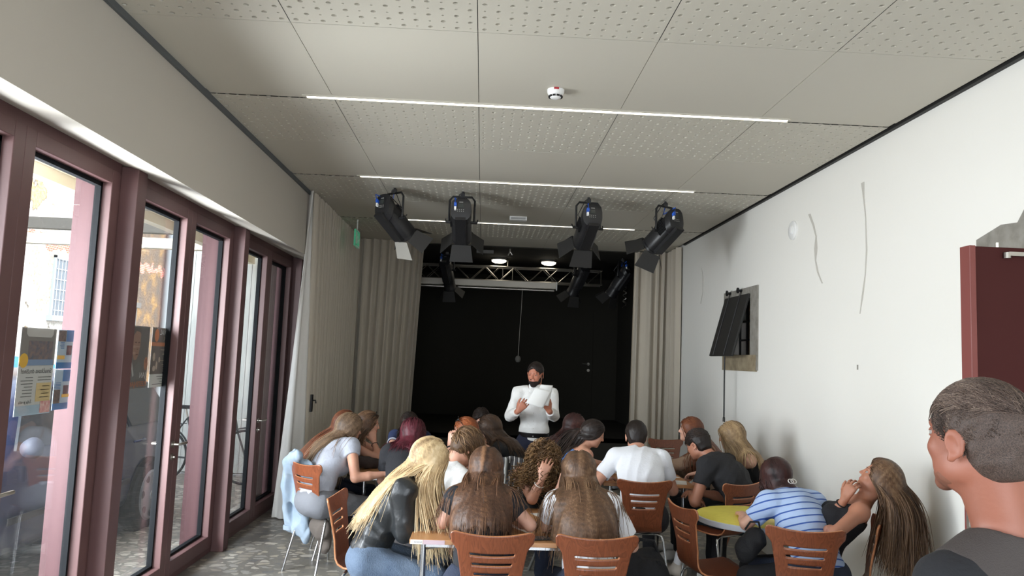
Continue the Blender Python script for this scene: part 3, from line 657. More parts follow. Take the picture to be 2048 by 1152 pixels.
for (y, z, h_, nm, cc) in ((4.9, .12, .13, 'cross_beam', (92, 88, 80)), (4.9, -.06, .12, 'fascia', (226, 216, 192))):
    b = MB(); b.box((-2.2, y, z), (.85, y + .12, z + h_)); b.build(nm, mat('beam %d' % cc[0], cc, .8), cn)
# blue tarpaulin / stall behind the car
b = MB(); b.prism([(0, 0), (2.2, 0), (2.2, 1.25), (.2, 1.5), (0, 1.2)], 0, 1.2, R=Matrix(((0, 0, 1), (1, 0, 0), (0, 1, 0)))); tag(b.build('blue_cover', mat('blue sheet', (70, 150, 220), .6)), label='bright blue covered stand behind the parked car', cat='cover').location = (-7.6, 10.4, -.02)

# ---- the dark blue car, nose towards the viewer (front = -y)
M_car = mat('dark blue car paint', (26, 34, 64), .35, coat=.3); M_tyre = mat('tyre rubber', (30, 30, 32), .8); M_hub = mat('silver hubcap', (150, 154, 160), .35, .6)
car = empty('car', (-3.98, 5.95, -.02), label='dark blue car parked along the windows outside, silver hubcaps', cat='car')
sec = [  # y, half width low, half width belt, z bottom, z belt, z top, half width top
    (-1.95, .62, .60, .34, .56, .62, .50), (-1.88, .74, .72, .24, .62, .70, .60), (-1.6, .82, .80, .2, .72, .80, .70), (-1.05, .84, .82, .2, .82, .90, .74), (-.85, .84, .82, .2, .86, .96, .74),
    (-.25, .84, .83, .2, .90, 1.40, .58), (.1, .84, .83, .2, .92, 1.47, .60), (.7, .84, .83, .2, .93, 1.49, .61), (1.75, .84, .82, .2, .94, 1.46, .60), (2.10, .82, .80, .24, .95, 1.38, .57), (2.28, .78, .76, .3, .95, 1.10, .60), (2.34, .70, .68, .36, .9, .96, .60)]
b = MB(); V = []
for (y, wl, wb, z0, zb_, zt, wt) in sec:
    V += [(-wl * .9, y, z0), (-wl, y, z0 + .1), (-wb - .015, y, (z0 + zb_) / 2 + .05), (-wb, y, zb_), (-wt, y, zt - .04), (-wt * .8, y, zt), (wt * .8, y, zt), (wt, y, zt - .04), (wb, y, zb_), (wb + .015, y, (z0 + zb_) / 2 + .05), (wl, y, z0 + .1), (wl * .9, y, z0)]
n_ = 12; F = [(i * n_ + k, i * n_ + (k + 1) % n_, (i + 1) * n_ + (k + 1) % n_, (i + 1) * n_ + k) for i in range(len(sec) - 1) for k in range(n_)] + [tuple(range(n_ - 1, -1, -1)), tuple((len(sec) - 1) * n_ + k for k in range(n_))]
o = b.add(V, F).build('body', M_car, car, sm=35)
sb = o.modifiers.new('s', 'SUBSURF'); sb.levels = 2; sb.render_levels = 2
for sg in (1,):
    for (ya, yb, zA, zB, yc, yd) in ((-.62, .22, .965, 1.37, -.28, .2), (.30, 1.0, .975, 1.39, .28, .95), (1.08, 1.95, .985, 1.35, 1.04, 1.80)):
        w = MB(); q = [(.835, ya, zA), (.84, yb, zA), (.655, yd, zB), (.655, yc, zB)]
        w.add([(x, y, z) for x, y, z in q] + [(x - .02, y, z) for x, y, z in q], [(0, 1, 2, 3), (7, 6, 5, 4), (0, 4, 5, 1), (1, 5, 6, 2), (2, 6, 7, 3), (3, 7, 4, 0)]); w.build('side_window', M_carglass, car)
w = MB(); q = [(-.66, -.80, .965), (.66, -.80, .965), (.52, -.30, 1.37), (-.52, -.30, 1.37)]
w.add([(x, y - .02, z + .02) for x, y, z in q] + [(x, y + .01, z) for x, y, z in q], [(0, 1, 2, 3), (7, 6, 5, 4), (0, 4, 5, 1), (1, 5, 6, 2), (2, 6, 7, 3), (3, 7, 4, 0)]); w.build('windscreen', M_carglass, car)
for y in (.26, 1.25):
    w = MB(); w.tube([(.858, y - .16, .84), (.885, y - .13, .845), (.888, y, .85), (.86, y + .03, .85)], .011, 8); w.build('door_handle', M_car, car, sm=50)
w = MB(); w.box((.862, -.7, .48), (.872, 1.05, .53)); w.build('side_moulding', M_blackp, car, bevel=.004)
w = MB(); w.lathe([(.02, 0), (.06, .02), (.075, .08), (.05, .12)], 14, (.90, -.62, .98), RX(-90)); w.build('mirror', mat('mirror housing', (22, 26, 40), .7), car, sm=50)
w = MB(); w.box((.35, -1.97, .52), (.70, -1.86, .66)); w.build('headlamp', mat('headlamp glass', (180, 186, 190), .2), car, bevel=.02)
for y in (-1.12, 1.46):
    Rw = RY(90)
    ar = MB(); ar.lathe([(.355, 0), (.355, .05), (.30, .055)], 32, (.80, y, .31), Rw); ar.build('wheel_arch', mat('arch shadow black', (20, 20, 22), .9), car, sm=40)
    ty = MB(); ty.lathe([(.20, .0), (.30, .0), (.315, .04), (.315, .14), (.30, .18), (.235, .185), (.2, .18)], 36, (.70, y, .31), Rw); T = ty.build('wheel', M_tyre, car, sm=50)
    hb = MB(); hb.lathe([(.235, .150), (.232, .185), (.215, .196), (.13, .186), (.06, .200), (.045, .203), (.0, .203)], 40, (.70, y, .31), Rw); hb.build('hubcap', M_hub, T, sm=30)
    ho = MB()
    for k in range(7):
        a = k * 2 * math.pi / 7 + .3; c_ = Vector((.893, y + .172 * math.cos(a), .31 + .172 * math.sin(a)))
        rad = Vector((0, math.cos(a), math.sin(a))); tg = Vector((0, -math.sin(a), math.cos(a)))
        pp = [c_ + rad * (.030 * math.cos(t)) + tg * (.033 * math.sin(t)) * (1 + .25 * math.cos(t)) for t in np.linspace(0, 2 * math.pi, 15)[:-1]]
        nb = len(pp); ho.add([x + Vector((.0, 0, 0)) for x in pp] + [x + Vector((.004, 0, 0)) for x in pp], [tuple(range(nb - 1, -1, -1)), tuple(range(nb, 2 * nb))] + [(i, (i + 1) % nb, nb + (i + 1) % nb, nb + i) for i in range(nb)])
    ho.build('hubcap_hole', mat('hub recess', (52, 56, 62), .7), T)
    em = MB(); R3 = Matrix(((0, 0, 1), (1, 0, 0), (0, 1, 0)))
    N = 30; ring = [(math.cos(2 * math.pi * k / N), math.sin(2 * math.pi * k / N)) for k in range(N)]
    for k in range(N):
        a_, b_ = ring[k], ring[(k + 1) % N]; em.prism([(a_[0] * .036, a_[1] * .036), (a_[0] * .042, a_[1] * .042), (b_[0] * .042, b_[1] * .042), (b_[0] * .036, b_[1] * .036)], .902, .907, R=R3, at=(0, y, .31))
    def stroke(p0, p1, w_=.0042):
        d_ = Vector((p1[0] - p0[0], p1[1] - p0[1])).normalized() * w_; q = Vector((-d_.y, d_.x))
        em.prism([(p0[0] - q.x, p0[1] - q.y), (p1[0] - q.x, p1[1] - q.y), (p1[0] + q.x, p1[1] + q.y), (p0[0] + q.x, p0[1] + q.y)], .902, .906, R=R3, at=(0, y, .31))
    for sg in (-1, 1):
        stroke((sg * .014, .034), (0, .004)); stroke((sg * .030, .022), (sg * .013, -.030)); stroke((sg * .013, -.030), (0, -.002))
    em.build('emblem', mat('emblem silver', (196, 200, 206), .3, .5), T)
# ---- bicycle
bike = empty('bicycle', (-3.5, 9.85, -.02), label='dark city bicycle parked in front of the white board wall', cat='bicycle')
M_bk = mat('bicycle black', (44, 48, 50), .4)
for x, nm in ((-.54, 'rear_wheel'), (.54, 'front_wheel')):
    w = MB(); pts = [(x + .335 * math.cos(a), 0, .345 + .335 * math.sin(a)) for a in np.linspace(0, 2 * math.pi, 37)[:-1]]; w.tube(pts, .016, 8, closed=True); q = w.build(nm, M_tyre, bike, sm=60)
    w = MB()
    for k in range(18):
        a = k * 2 * math.pi / 18; w.tube([(x + .02 * math.cos(a + 1), .02 * (-1) ** k, .345 + .02 * math.sin(a + 1)), (x + .325 * math.cos(a), 0, .345 + .325 * math.sin(a))], .0016, 4, caps=False)
    w.tube([(x, -.04, .345), (x, .04, .345)], .02, 8); w.build('spokes', M_alu, q)
w = MB(); bb_ = (-.08, 0, .30); hd = (.38, 0, .86); st_ = (-.22, 0, .82)
w.tube([bb_, st_], .014, 8); w.tube([bb_, (.40, 0, .72)], .016, 8); w.tube([st_, hd], .013, 8); w.tube([(.36, 0, .94), (.42, 0, .66), (.54, 0, .345)], .013, 8)
for sg in (-1, 1): w.tube([st_, (-.54, sg * .05, .345)], .008, 6); w.tube([bb_, (-.54, sg * .05, .345)], .009, 6)
w.build('frame', M_bk, bike, sm=60)
w = MB(); w.tube([(-.22, 0, .82), (-.25, 0, .93)], .012, 8); w.build('seat_post', M_alu, bike)
w = MB(); w.prism([(-.14, -.075), (-.12, -.08), (0, -.03), (.13, -.018), (.14, 0), (.13, .018), (0, .03), (-.12, .08), (-.14, .075)], 0, .045); o = w.build('saddle', M_tyre, bike, bevel=.012); o.location = (-.24, 0, .93)
w = MB(); w.tube([(.36, 0, .94), (.35, 0, 1.0), (.36, -.12, 1.04), (.26, -.27, 1.03)], .011, 8); w.tube([(.35, 0, 1.0), (.36, .12, 1.04), (.26, .27, 1.03)], .011, 8); w.build('handlebar', M_alu, bike, sm=60)
w = MB(); w.lathe([(.09, -.004), (.09, .004)], 24, (-.08, -.03, .30), RX(90)); w.tube([(-.08, -.03, .30), (.05, -.05, .2)], .009, 6); w.tube([(-.08, .03, .30), (-.2, .05, .4)], .009, 6); w.build('crank', M_alu, bike)
w = MB(); pts = [(-.54 + .37 * math.cos(a), 0, .345 + .37 * math.sin(a)) for a in np.linspace(.4, 3.2, 14)]; w.tube(pts, .012, 6); pts = [(.54 + .37 * math.cos(a), 0, .345 + .37 * math.sin(a)) for a in np.linspace(.5, 2.6, 12)]; w.tube(pts, .012, 6); w.build('mudguard', M_bk, bike, sm=60)
w = MB(); w.tube([(-.6, -.06, .72), (-.25, -.06, .74)], .006, 6); w.tube([(-.6, .06, .72), (-.25, .06, .74)], .006, 6); w.tube([(-.62, -.06, .72), (-.62, .06, .72)], .006, 6); w.tube([(-.6, .06, .72), (-.54, .05, .345)], .006, 6); w.tube([(-.6, -.06, .72), (-.54, -.05, .345)], .006, 6); w.build('rack', M_bk, bike, sm=60)

# ---- posters stuck on the outer side of the panes, seen through their backs (writing mirrored)
XG = -2.275; RP = Matrix(((0, 0, 1), (1, 0, 0), (0, 1, 0)))   # local x -> world y, local y -> world z, local z -> world x
def poster(name, y0, y1, z0, z1, m, **kw):
    b = MB(); b.box((-.001, y0, z0), (.0005, y1, z1)); r_ = empty(name, (XG, 0, 0), **kw); b.build('sheet', m, r_); return r_
def patch_(r_, nm, pts, m, z=.001):
    b = MB(); b.prism(pts, z, z + .0006, R=RP); return b.build(nm, m, r_)
def rect(y0, y1, z0, z1): return [(y0, z0), (y1, z0), (y1, z1), (y0, z1)]
def oval(cy, cz, ry, rz, n=24): return [(cy + ry * math.cos(2 * math.pi * k / n), cz + rz * math.sin(2 * math.pi * k / n)) for k in range(n)]
def lines(r_, y0, y1, z0, z1, nl, m, h=.004, seed=0, right=True):
    rr = random.Random(seed); b = MB()
    for k in range(nl):
        z = z1 - (k + .5) * (z1 - z0) / nl; w = (y1 - y0) * rr.uniform(.5, 1)
        b.prism(rect(y1 - w, y1, z, z + h) if right else rect(y0, y0 + w, z, z + h), .0016, .0022, R=RP)
    b.build('text_lines', m, r_)
def wr(r_, txt, size, cy, cz, m, z=.0022): text_mesh('lettering', txt, size, m, r_, (z, cy, cz), RP, .0003, flip=True)
P_ = lambda nm, c: mat(nm, c, .8)
crowd = mat('group photo print', (150, 120, 110), .8, noise=(40, (90, 96, 110)))
r_ = poster('poster', 3.80, 4.105, 1.325, 1.765, P_('poster pale', (214, 212, 208)), label='large pale poster with mirrored heading stuck on the nearest window pane', cat='poster')
patch_(r_, 'photo', rect(3.80, 4.105, 1.575, 1.765), P_('poster grey', (138, 130, 124))); patch_(r_, 'photo_detail', rect(3.87, 4.08, 1.60, 1.70), crowd, .0018); patch_(r_, 'photo_detail', rect(3.86, 4.09, 1.575, 1.605), P_('poster blue grey', (120, 140, 170)), .0026)
patch_(r_, 'banner', [(3.84, 1.765), (3.842, 1.735), (3.86, 1.72), (4.06, 1.72), (4.075, 1.735), (4.078, 1.765)], P_('poster tag', (206, 200, 194)), .002)
patch_(r_, 'badge', oval(3.835, 1.60, .036, .036), P_('badge yellow', (224, 176, 60)), .003)
wr(r_, 'Smučkova družino!', .034, 3.955, 1.535, P_('print grey', (110, 108, 106)))
lines(r_, 3.82, 3.93, 1.41, 1.52, 7, P_('print grey', (110, 108, 106)), seed=1); lines(r_, 3.97, 4.09, 1.49, 1.52, 2, P_('print grey', (110, 108, 106)), seed=2)
patch_(r_, 'panel', rect(3.965, 4.095, 1.39, 1.485), P_('panel ochre', (226, 198, 140)), .0016); lines(r_, 3.98, 4.08, 1.40, 1.475, 4, P_('ochre print', (190, 160, 110)), seed=3)
patch_(r_, 'footer', rect(3.80, 4.105, 1.325, 1.375), P_('footer blue', (176, 196, 212)), .0016); patch_(r_, 'photo_detail', rect(4.01, 4.10, 1.33, 1.39), mat('red photo print', (196, 120, 120), .8, noise=(50, (220, 190, 180))), .003)
wr(r_, 'Želja je vaša', .022, 3.88, 1.385, P_('print grey', (110, 108, 106)))
for (z0, z1, sd, lb) in ((1.555, 1.765, 4, 'upper blue and white leaflet beside the pale poster'), (1.335, 1.55, 5, 'lower blue and white leaflet beside the pale poster')):
    r_ = poster('leaflet', 4.125, 4.275, z0, z1, P_('leaflet pale', (190, 206, 222)), label=lb, cat='leaflet')
    h = z1 - z0
    patch_(r_, 'band', rect(4.125, 4.275, z0, z0 + h * .16), P_('leaflet blue', (60, 120, 180))); patch_(r_, 'band', rect(4.205, 4.275, z1 - h * .3, z1), P_('leaflet blue', (60, 120, 180)))
    patch_(r_, 'photo', rect(4.125, 4.20, z1 - h * .3, z1 - .004), mat('dark photo print', (90, 84, 84), .8, noise=(60, (150, 120, 110))), .0016) if sd == 4 else patch_(r_, 'photo', rect(4.13, 4.19, z0 + h * .16, z0 + h * .5), mat('dark photo print', (90, 84, 84), .8), .0016)
    patch_(r_, 'photo', rect(4.215, 4.265, z0 + h * .35, z0 + h * .6), mat('dark red photo print', (120, 60, 60), .8, noise=(70, (60, 60, 70))), .002)
    patch_(r_, 'band', rect(4.13, 4.20, z0 + h * .24, z0 + h * .34) if sd == 4 else rect(4.205, 4.275, z0 + h * .3, z0 + h * .38), P_('leaflet orange', (230, 180, 90)), .0026)
    lines(r_, 4.13, 4.19, z0 + h * .5, z0 + h * .68, 5, P_('leaflet ink', (60, 110, 170)), .003, sd)
r_ = poster('poster', 4.985, 5.23, 1.41, 1.825, P_('poster charcoal', (126, 118, 114)), label='dark concert poster with a large portrait on the second window', cat='poster')
patch_(r_, 'portrait', [(4.99, 1.66), (5.00, 1.78), (5.03, 1.815), (5.075, 1.81), (5.10, 1.77), (5.10, 1.70), (5.085, 1.64), (5.055, 1.60), (5.02, 1.60)], P_('print skin', (176, 138, 120)))
patch_(r_, 'portrait', [(4.995, 1.76), (5.0, 1.80), (5.04, 1.822), (5.09, 1.815), (5.105, 1.77), (5.08, 1.785), (5.03, 1.79)], P_('print hair', (120, 110, 104)), .0018)
for c_ in ((5.03, 1.715, .014, .004), (5.075, 1.715, .012, .004), (5.055, 1.635, .018, .004), (5.06, 1.67, .008, .003)): patch_(r_, 'portrait', oval(*c_, n=12), P_('print brown', (110, 80, 72)), .0026)
patch_(r_, 'portrait', [(4.985, 1.47), (4.985, 1.62), (5.03, 1.55), (5.10, 1.60), (5.13, 1.54), (5.16, 1.47)], P_('print shirt', (130, 126, 124)), .0014)
patch_(r_, 'portrait', [(4.985, 1.57), (4.99, 1.60), (5.035, 1.50), (5.02, 1.49)], P_('print collar', (206, 204, 200)), .002)
patch_(r_, 'badge', oval(5.20, 1.575, .028, .045), P_('badge tan', (190, 130, 100)), .002); wr(r_, '11', .035, 5.20, 1.58, P_('badge ink', (84, 60, 54)), .003)
wr(r_, 'JAN', .055, 5.165, 1.48, P_('print white', (224, 222, 220))); wr(r_, 'PLESTENJAK', .046, 5.11, 1.425, P_('print orange', (206, 128, 84)))
r_ = poster('poster', 5.27, 5.645, 1.41, 1.825, P_('poster umber', (116, 106, 98)), label='brown festival programme poster on the second window, right of the portrait poster', cat='poster')
wr(r_, 'FESTIVAL', .055, 5.50, 1.775, P_('print white', (224, 222, 220))); wr(r_, 'MOZAIK', .04, 5.53, 1.735, P_('print tan', (180, 160, 140)))
patch_(r_, 'band', rect(5.27, 5.645, 1.695, 1.722), P_('print orange', (206, 128, 84)), .0014); patch_(r_, 'figure', oval(5.34, 1.77, .035, .045), P_('print orange', (206, 128, 84)), .0026)
lines(r_, 5.42, 5.63, 1.51, 1.69, 12, P_('print tan', (180, 160, 140)), .005, 8); patch_(r_, 'footer', rect(5.27, 5.645, 1.41, 1.50), P_('poster white', (222, 222, 216)), .0014)
lines(r_, 5.30, 5.62, 1.42, 1.49, 4, P_('print grey', (110, 108, 106)), .004, 9)
for c_ in ((5.32, 1.62, .02, .03), (5.37, 1.56, .014, .03), (5.41, 1.60, .014, .02), (5.33, 1.54, .022, .02)): patch_(r_, 'figure', oval(*c_, n=12), P_('print cream', (200, 180, 160)), .002)

# ------------------------------------------------------------ figures: implicit surfaces meshed with OpenVDB
def at(px, py, y):
    d = RW @ np.array([px - 1024., py - 576., 1500.]); t = y / d[1]; return d * t + np.array([0, 0, 1.70])
V3 = lambda *a: np.array(a, float)
def nrm(v): v = np.asarray(v, float); return v / (np.linalg.norm(v) + 1e-12)
def frm(yaw, pitch=0, roll=0):
    a, p, r = map(math.radians, (yaw, pitch, roll)); f = V3(math.sin(a) * math.cos(p), math.cos(a) * math.cos(p), math.sin(p)); x = V3(math.cos(a), -math.sin(a), 0); u = np.cross(x, f)
    x2 = x * math.cos(r) - u * math.sin(r); u2 = x * math.sin(r) + u * math.cos(r); return np.stack([x2, f, u2], 1)
I3 = np.eye(3)
def cap(a, b, ra, rb=None, k=.02, sub=False, clip=None): return dict(t='c', a=np.asarray(a, float), b=np.asarray(b, float), ra=ra, rb=ra if rb is None else rb, k=k, sub=sub, clip=clip)
def ell(c, r, R=I3, k=.02, sub=False, clip=None): return dict(t='e', c=np.asarray(c, float), r=np.asarray(r, float), R=R, k=k, sub=sub, clip=clip)
def infl(q, d, k=None, clip=None):
    q = dict(q)
    if q['t'] == 'c': q['ra'] += d; q['rb'] += d
    else: q['r'] = q['r'] + d
    if k is not None: q['k'] = k
    if clip is not None: q['clip'] = (q['clip'] or []) + clip
    return q
def pd(q, X, Y, Z):
    if q['t'] == 'c':
        a, b = q['a'], q['b']; ba = b - a; L2 = ba.dot(ba) + 1e-12
        x, y, z = X - a[0], Y - a[1], Z - a[2]
        t = np.clip((x * ba[0] + y * ba[1] + z * ba[2]) / L2, 0, 1)
        d = np.sqrt((x - t * ba[0]) ** 2 + (y - t * ba[1]) ** 2 + (z - t * ba[2]) ** 2) - (q['ra'] + (q['rb'] - q['ra']) * t)
    else:
        c, R, r = q['c'], q['R'], q['r']; x, y, z = X - c[0], Y - c[1], Z - c[2]
        u = (x * R[0, 0] + y * R[1, 0] + z * R[2, 0]); v = (x * R[0, 1] + y * R[1, 1] + z * R[2, 1]); w = (x * R[0, 2] + y * R[1, 2] + z * R[2, 2])
        k0 = np.sqrt((u / r[0]) ** 2 + (v / r[1]) ** 2 + (w / r[2]) ** 2); k1 = np.sqrt((u / r[0] ** 2) ** 2 + (v / r[1] ** 2) ** 2 + (w / r[2] ** 2) ** 2) + 1e-9
        d = k0 * (k0 - 1) / k1
    for (n, o) in (q['clip'] or []): d = np.maximum(d, (X - o[0]) * n[0] + (Y - o[1]) * n[1] + (Z - o[2]) * n[2])
    return d
def bbox(q):
    if q['t'] == 'c': r = max(q['ra'], q['rb']); return np.minimum(q['a'], q['b']) - r, np.maximum(q['a'], q['b']) + r
    e = np.abs(q['R']) @ q['r']; return q['c'] - e, q['c'] + e
def sdf_mesh(prims, h, disp=None, adapt=0.0):
    add = [q for q in prims if not q['sub']]; B = [bbox(q) for q in add]
    lo = np.min([b[0] for b in B], 0) - 4 * h - .01; hi = np.max([b[1] for b in B], 0) + 4 * h + .01
    n = np.ceil((hi - lo) / h).astype(int) + 1; ax = [(lo[i] + h * np.arange(n[i])).astype(np.float32) for i in range(3)]
    D = np.full(n, .06, np.float32)
    for q in prims:
        b0, b1 = bbox(q); mg = q['k'] * 1.05 + 2.5 * h + .012
        i0 = np.maximum(((b0 - mg - lo) / h).astype(int), 0); i1 = np.minimum(((b1 + mg - lo) / h).astype(int) + 2, n)
        if np.any(i1 <= i0): continue
        sl = tuple(slice(i0[i], i1[i]) for i in range(3))
        d = pd(q, ax[0][sl[0]][:, None, None], ax[1][sl[1]][None, :, None], ax[2][sl[2]][None, None, :]).astype(np.float32)
        A = D[sl]; k = q['k']
        if q['sub']:
            d = -d; hh = np.maximum(k - np.abs(A - d), 0) / k; D[sl] = np.maximum(A, d) + hh * hh * k * .25
        else:
            hh = np.maximum(k - np.abs(A - d), 0) / k; D[sl] = np.minimum(A, d) - hh * hh * k * .25
    if disp is not None:
        X, Y, Z = ax[0][:, None, None], ax[1][None, :, None], ax[2][None, None, :]
        D += disp(X, Y, Z).astype(np.float32)
    D[0] = D[-1] = .05; D[:, 0] = D[:, -1] = .05; D[:, :, 0] = D[:, :, -1] = .05
    g = vdb.FloatGrid(); g.copyFromArray(D)
    p, q = g.convertToQuads(0.0) if adapt == 0 else (None, None)
    return p * h + lo, q
def folds(seed, amp=.004, f=24, dirn=None):
    r = np.random.default_rng(seed); K = [nrm(r.normal(size=3)) * f * r.uniform(.5, 1.5) for _ in range(5)]; ph = r.uniform(0, 6, 10)
    K2 = [nrm(r.normal(size=3)) * f * .5 for _ in range(5)]
    def fn(X, Y, Z):
        s = 0
        for i in range(5):
            w = np.sin(K2[i][0] * X + K2[i][1] * Y + K2[i][2] * Z + ph[i + 5]) * 1.6
            s = s + np.abs(np.sin(K[i][0] * X + K[i][1] * Y + K[i][2] * Z + ph[i] + w))
        return -amp * (1.6 - s / 2.0)
    return fn
def np_mesh(name, v, f, m, root, off, tone=None, smooth=True):
    me = bpy.data.meshes.new(name); v = (v - off).astype(np.float32)
    me.vertices.add(len(v)); me.vertices.foreach_set('co', v.ravel())
    k = f.shape[1]; me.loops.add(f.size); me.loops.foreach_set('vertex_index', f.ravel().astype(np.int32))
    me.polygons.add(len(f)); me.polygons.foreach_set('loop_start', (np.arange(len(f)) * k).astype(np.int32)); me.polygons.foreach_set('loop_total', np.full(len(f), k, np.int32))
    me.update(calc_edges=True); me.validate()
    if tone is not None:
        a = me.attributes.new('tone', 'FLOAT', 'POINT'); a.data.foreach_set('value', tone.astype(np.float32))
    me.materials.append(m); me.shade_smooth()
    o = bpy.data.objects.new(name, me); COL.objects.link(o); o.parent = root; return o
def relax(v, f, it=1):
    for _ in range(it):
        acc = np.zeros_like(v); cnt = np.zeros(len(v))
        for a in range(4):
            for b in (1, 3): np.add.at(acc, f[:, a], v[f[:, (a + b) % 4]]); np.add.at(cnt, f[:, a], 1)
        v = .5 * v + .5 * acc / np.maximum(cnt, 1)[:, None]
    return v
def sdf_obj(name, prims, h, m, root, off, disp=None, it=1, tonefn=None):
    v, f = sdf_mesh(prims, h, disp); f = f[:, ::-1] if FLIP else f
    v = relax(v, f, it); return np_mesh(name, v, f, m, root, off, None if tonefn is None else tonefn(v))
FLIP = False

def tubes(P, R, n=4, flat=None):
    """P (S,N,3) strands, R (S,N) radii -> verts, quads; flat squeezes one axis"""
    S_, N, _ = P.shape; T = np.gradient(P, axis=1); T /= np.linalg.norm(T, axis=2, keepdims=True) + 1e-9
    ref = np.broadcast_to(np.array([.31, .22, .93]), T.shape); U = np.cross(T, ref); U /= np.linalg.norm(U, axis=2, keepdims=True) + 1e-9; Wv = np.cross(T, U)
    a = np.arange(n) * 2 * np.pi / n
    V = P[:, :, None, :] + R[:, :, None, None] * (U[:, :, None, :] * np.cos(a)[None, None, :, None] + Wv[:, :, None, :] * np.sin(a)[None, None, :, None])
    base = (np.arange(S_) * N * n)[:, None, None] + (np.arange(N - 1) * n)[None, :, None]; k = np.arange(n)[None, None, :]; k2 = (k + 1) % n
    F = np.stack([base + k, base + k2, base + n + k2, base + n + k], -1).reshape(-1, 4)
    return V.reshape(-1, 3), F

def pts_sdf(prims, P, add):
    d = np.full(len(P), 9.)
    for q in prims: d = np.minimum(d, pd(q, P[:, 0], P[:, 1], P[:, 2]) - add)
    return d

from mathutils.kdtree import KDTree
MASS = []
def grow_hair(C, H, hs, body, L, n, rad, seed=0, part=.0, vol=.012, wave=.0, curl=0, flow=(0, 0, 0), gather=None, front=1.0, keep=None, steps=None, init=None, stiff=.72, zmin=-.5, tonebias=0, clothes=.010, hug=.45, mass=2.1, hcol=None, back=.45, cen=0., flow2=None):
    MASS.clear()
    r = np.random.default_rng(seed); ds = .016 if L > .12 else L / 8
    N = int(L * 1.12 / ds) + 2
    # roots on the scalp, head-local
    D = r.normal(size=(n * 6, 3)); D /= np.linalg.norm(D, axis=1, keepdims=True)
    c = V3(0, -.010, .025) * hs; rr = V3(.078, .098, .088) * hs
    P = c + D * rr
    facein = ((P[:, 0] / (.066 * hs)) ** 2 + ((P[:, 1] - .105 * hs) / (.085 * hs)) ** 2 + ((P[:, 2] + .03 * hs) / (.098 * hs)) ** 2) < 1
    ok = ~facein & (D[:, 2] > zmin) & ~((P[:, 2] < -.01 * hs) & (P[:, 1] > -.005 * hs))
    P = P[ok][:n]; D = D[ok][:n]; n = len(P)
    nl = D / rr; nl /= np.linalg.norm(nl, axis=1, keepdims=True)
    sx = np.where(P[:, 0] > part, 1., -1.)
    if init is None:
        d0 = np.stack([sx * (.10 + .85 * np.clip((P[:, 1] + .05) / .10, 0, 1)) + P[:, 0] * 3, np.full(n, -.45), np.full(n, -.55)], 1)
    else: d0 = np.broadcast_to(np.array(init, float), (n, 3)).copy(); d0 += r.normal(size=(n, 3)) * .25
    d0 -= nl * (d0 * nl).sum(1, keepdims=True) * .85; d0 /= np.linalg.norm(d0, axis=1, keepdims=True)
    lay = r.uniform(.15, 1, n) ** .8 * vol
    Pw = C + (P + nl * lay[:, None] * .6) @ H.T; d = d0 @ H.T
    grp = r.integers(0, max(6, n // 14), n); gn = r.normal(size=(grp.max() + 1, 3)); gt = r.uniform(0, 1, grp.max() + 1)
    fl = np.array(flow, float) * np.ones((n, 1))
    if flow2 is not None: fl[P[:, 1] > .015] = flow2
    fp = ell(C + H @ (V3(0, .085, -.035) * hs), V3(.060, .07, .095) * hs, H)
    out = [Pw.copy()]; g = V3(0, 0, -1) + fl
    col = body
    for i in range(N - 1):
        s = i * ds
        dd = d * stiff + (1 - stiff) * (g + gn[grp] * .10 + (r.normal(size=(n, 3)) * wave))
        if s < .24 and L > .2: dd -= np.array([H[0, 1], H[1, 1], min(0, H[2, 1])]) * back * (1 - stiff) * 2 * (1 - s / .24)
        if cen:
            rel = (Pw - C) @ np.array([H[0, 0], H[1, 0], 0]); dd -= np.outer(np.clip(rel, -.1, .1) * cen, [H[0, 0], H[1, 0], 0])
        if gather is not None:
            gp, g0, g1 = gather
            if g0 < s < g1: q = gp - Pw; dd += q / (np.linalg.norm(q, axis=1, keepdims=True) + 1e-6) * .6 * np.minimum(1, np.linalg.norm(q, axis=1, keepdims=True) / .05)
        dd /= np.linalg.norm(dd, axis=1, keepdims=True) + 1e-9
        Q = Pw + dd * ds
        for it in range(2):
            e = .004; dist = pts_sdf(col, Q, clothes) - lay; df = pts_sdf([fp], Q, 0) if front else np.full(n, 9.)
            for (dv, prs, ad) in ((dist, col, clothes), (df, [fp], 0)):
                bad = np.where(dv < 0)[0]
                if len(bad) == 0: continue
                q = Q[bad]; gr = np.stack([pts_sdf(prs, q + e * np.eye(3)[k], ad) - pts_sdf(prs, q - e * np.eye(3)[k], ad) for k in range(3)], 1); gr /= np.linalg.norm(gr, axis=1, keepdims=True) + 1e-9
                Q[bad] = q - gr * dv[bad][:, None]
        if hug and s < .20 + .02 * (i % 2):
            e = .004; hc_ = hcol or col; dist = pts_sdf(hc_, Q, 0) - lay; dist = np.where(dist < .035, dist, 0); gr = np.stack([pts_sdf(hc_, Q + e * np.eye(3)[k], 0) - pts_sdf(hc_, Q - e * np.eye(3)[k], 0) for k in range(3)], 1); gr /= np.linalg.norm(gr, axis=1, keepdims=True) + 1e-9
            Q -= gr * (np.clip(dist, 0, .02) * hug * ((Q[:, 2] - C[2] > -.01) | (L < .12)))[:, None]
        d = Q - Pw; d /= np.linalg.norm(d, axis=1, keepdims=True) + 1e-9
        Pw = Q; out.append(Pw.copy())
    P = np.stack(out, 1)
    ln = np.clip(r.normal(.94, .07, n), .6, 1.1); t = np.linspace(0, 1, P.shape[1])
    NN = P.shape[1] if not curl else P.shape[1] * 3
    ti = np.linspace(0, 1, NN)[None, :] * ln[:, None] * (P.shape[1] - 1) * .93
    i0 = np.clip(ti.astype(int), 0, P.shape[1] - 2); fr_ = (ti - i0)[..., None]; ar = np.arange(n)[:, None]
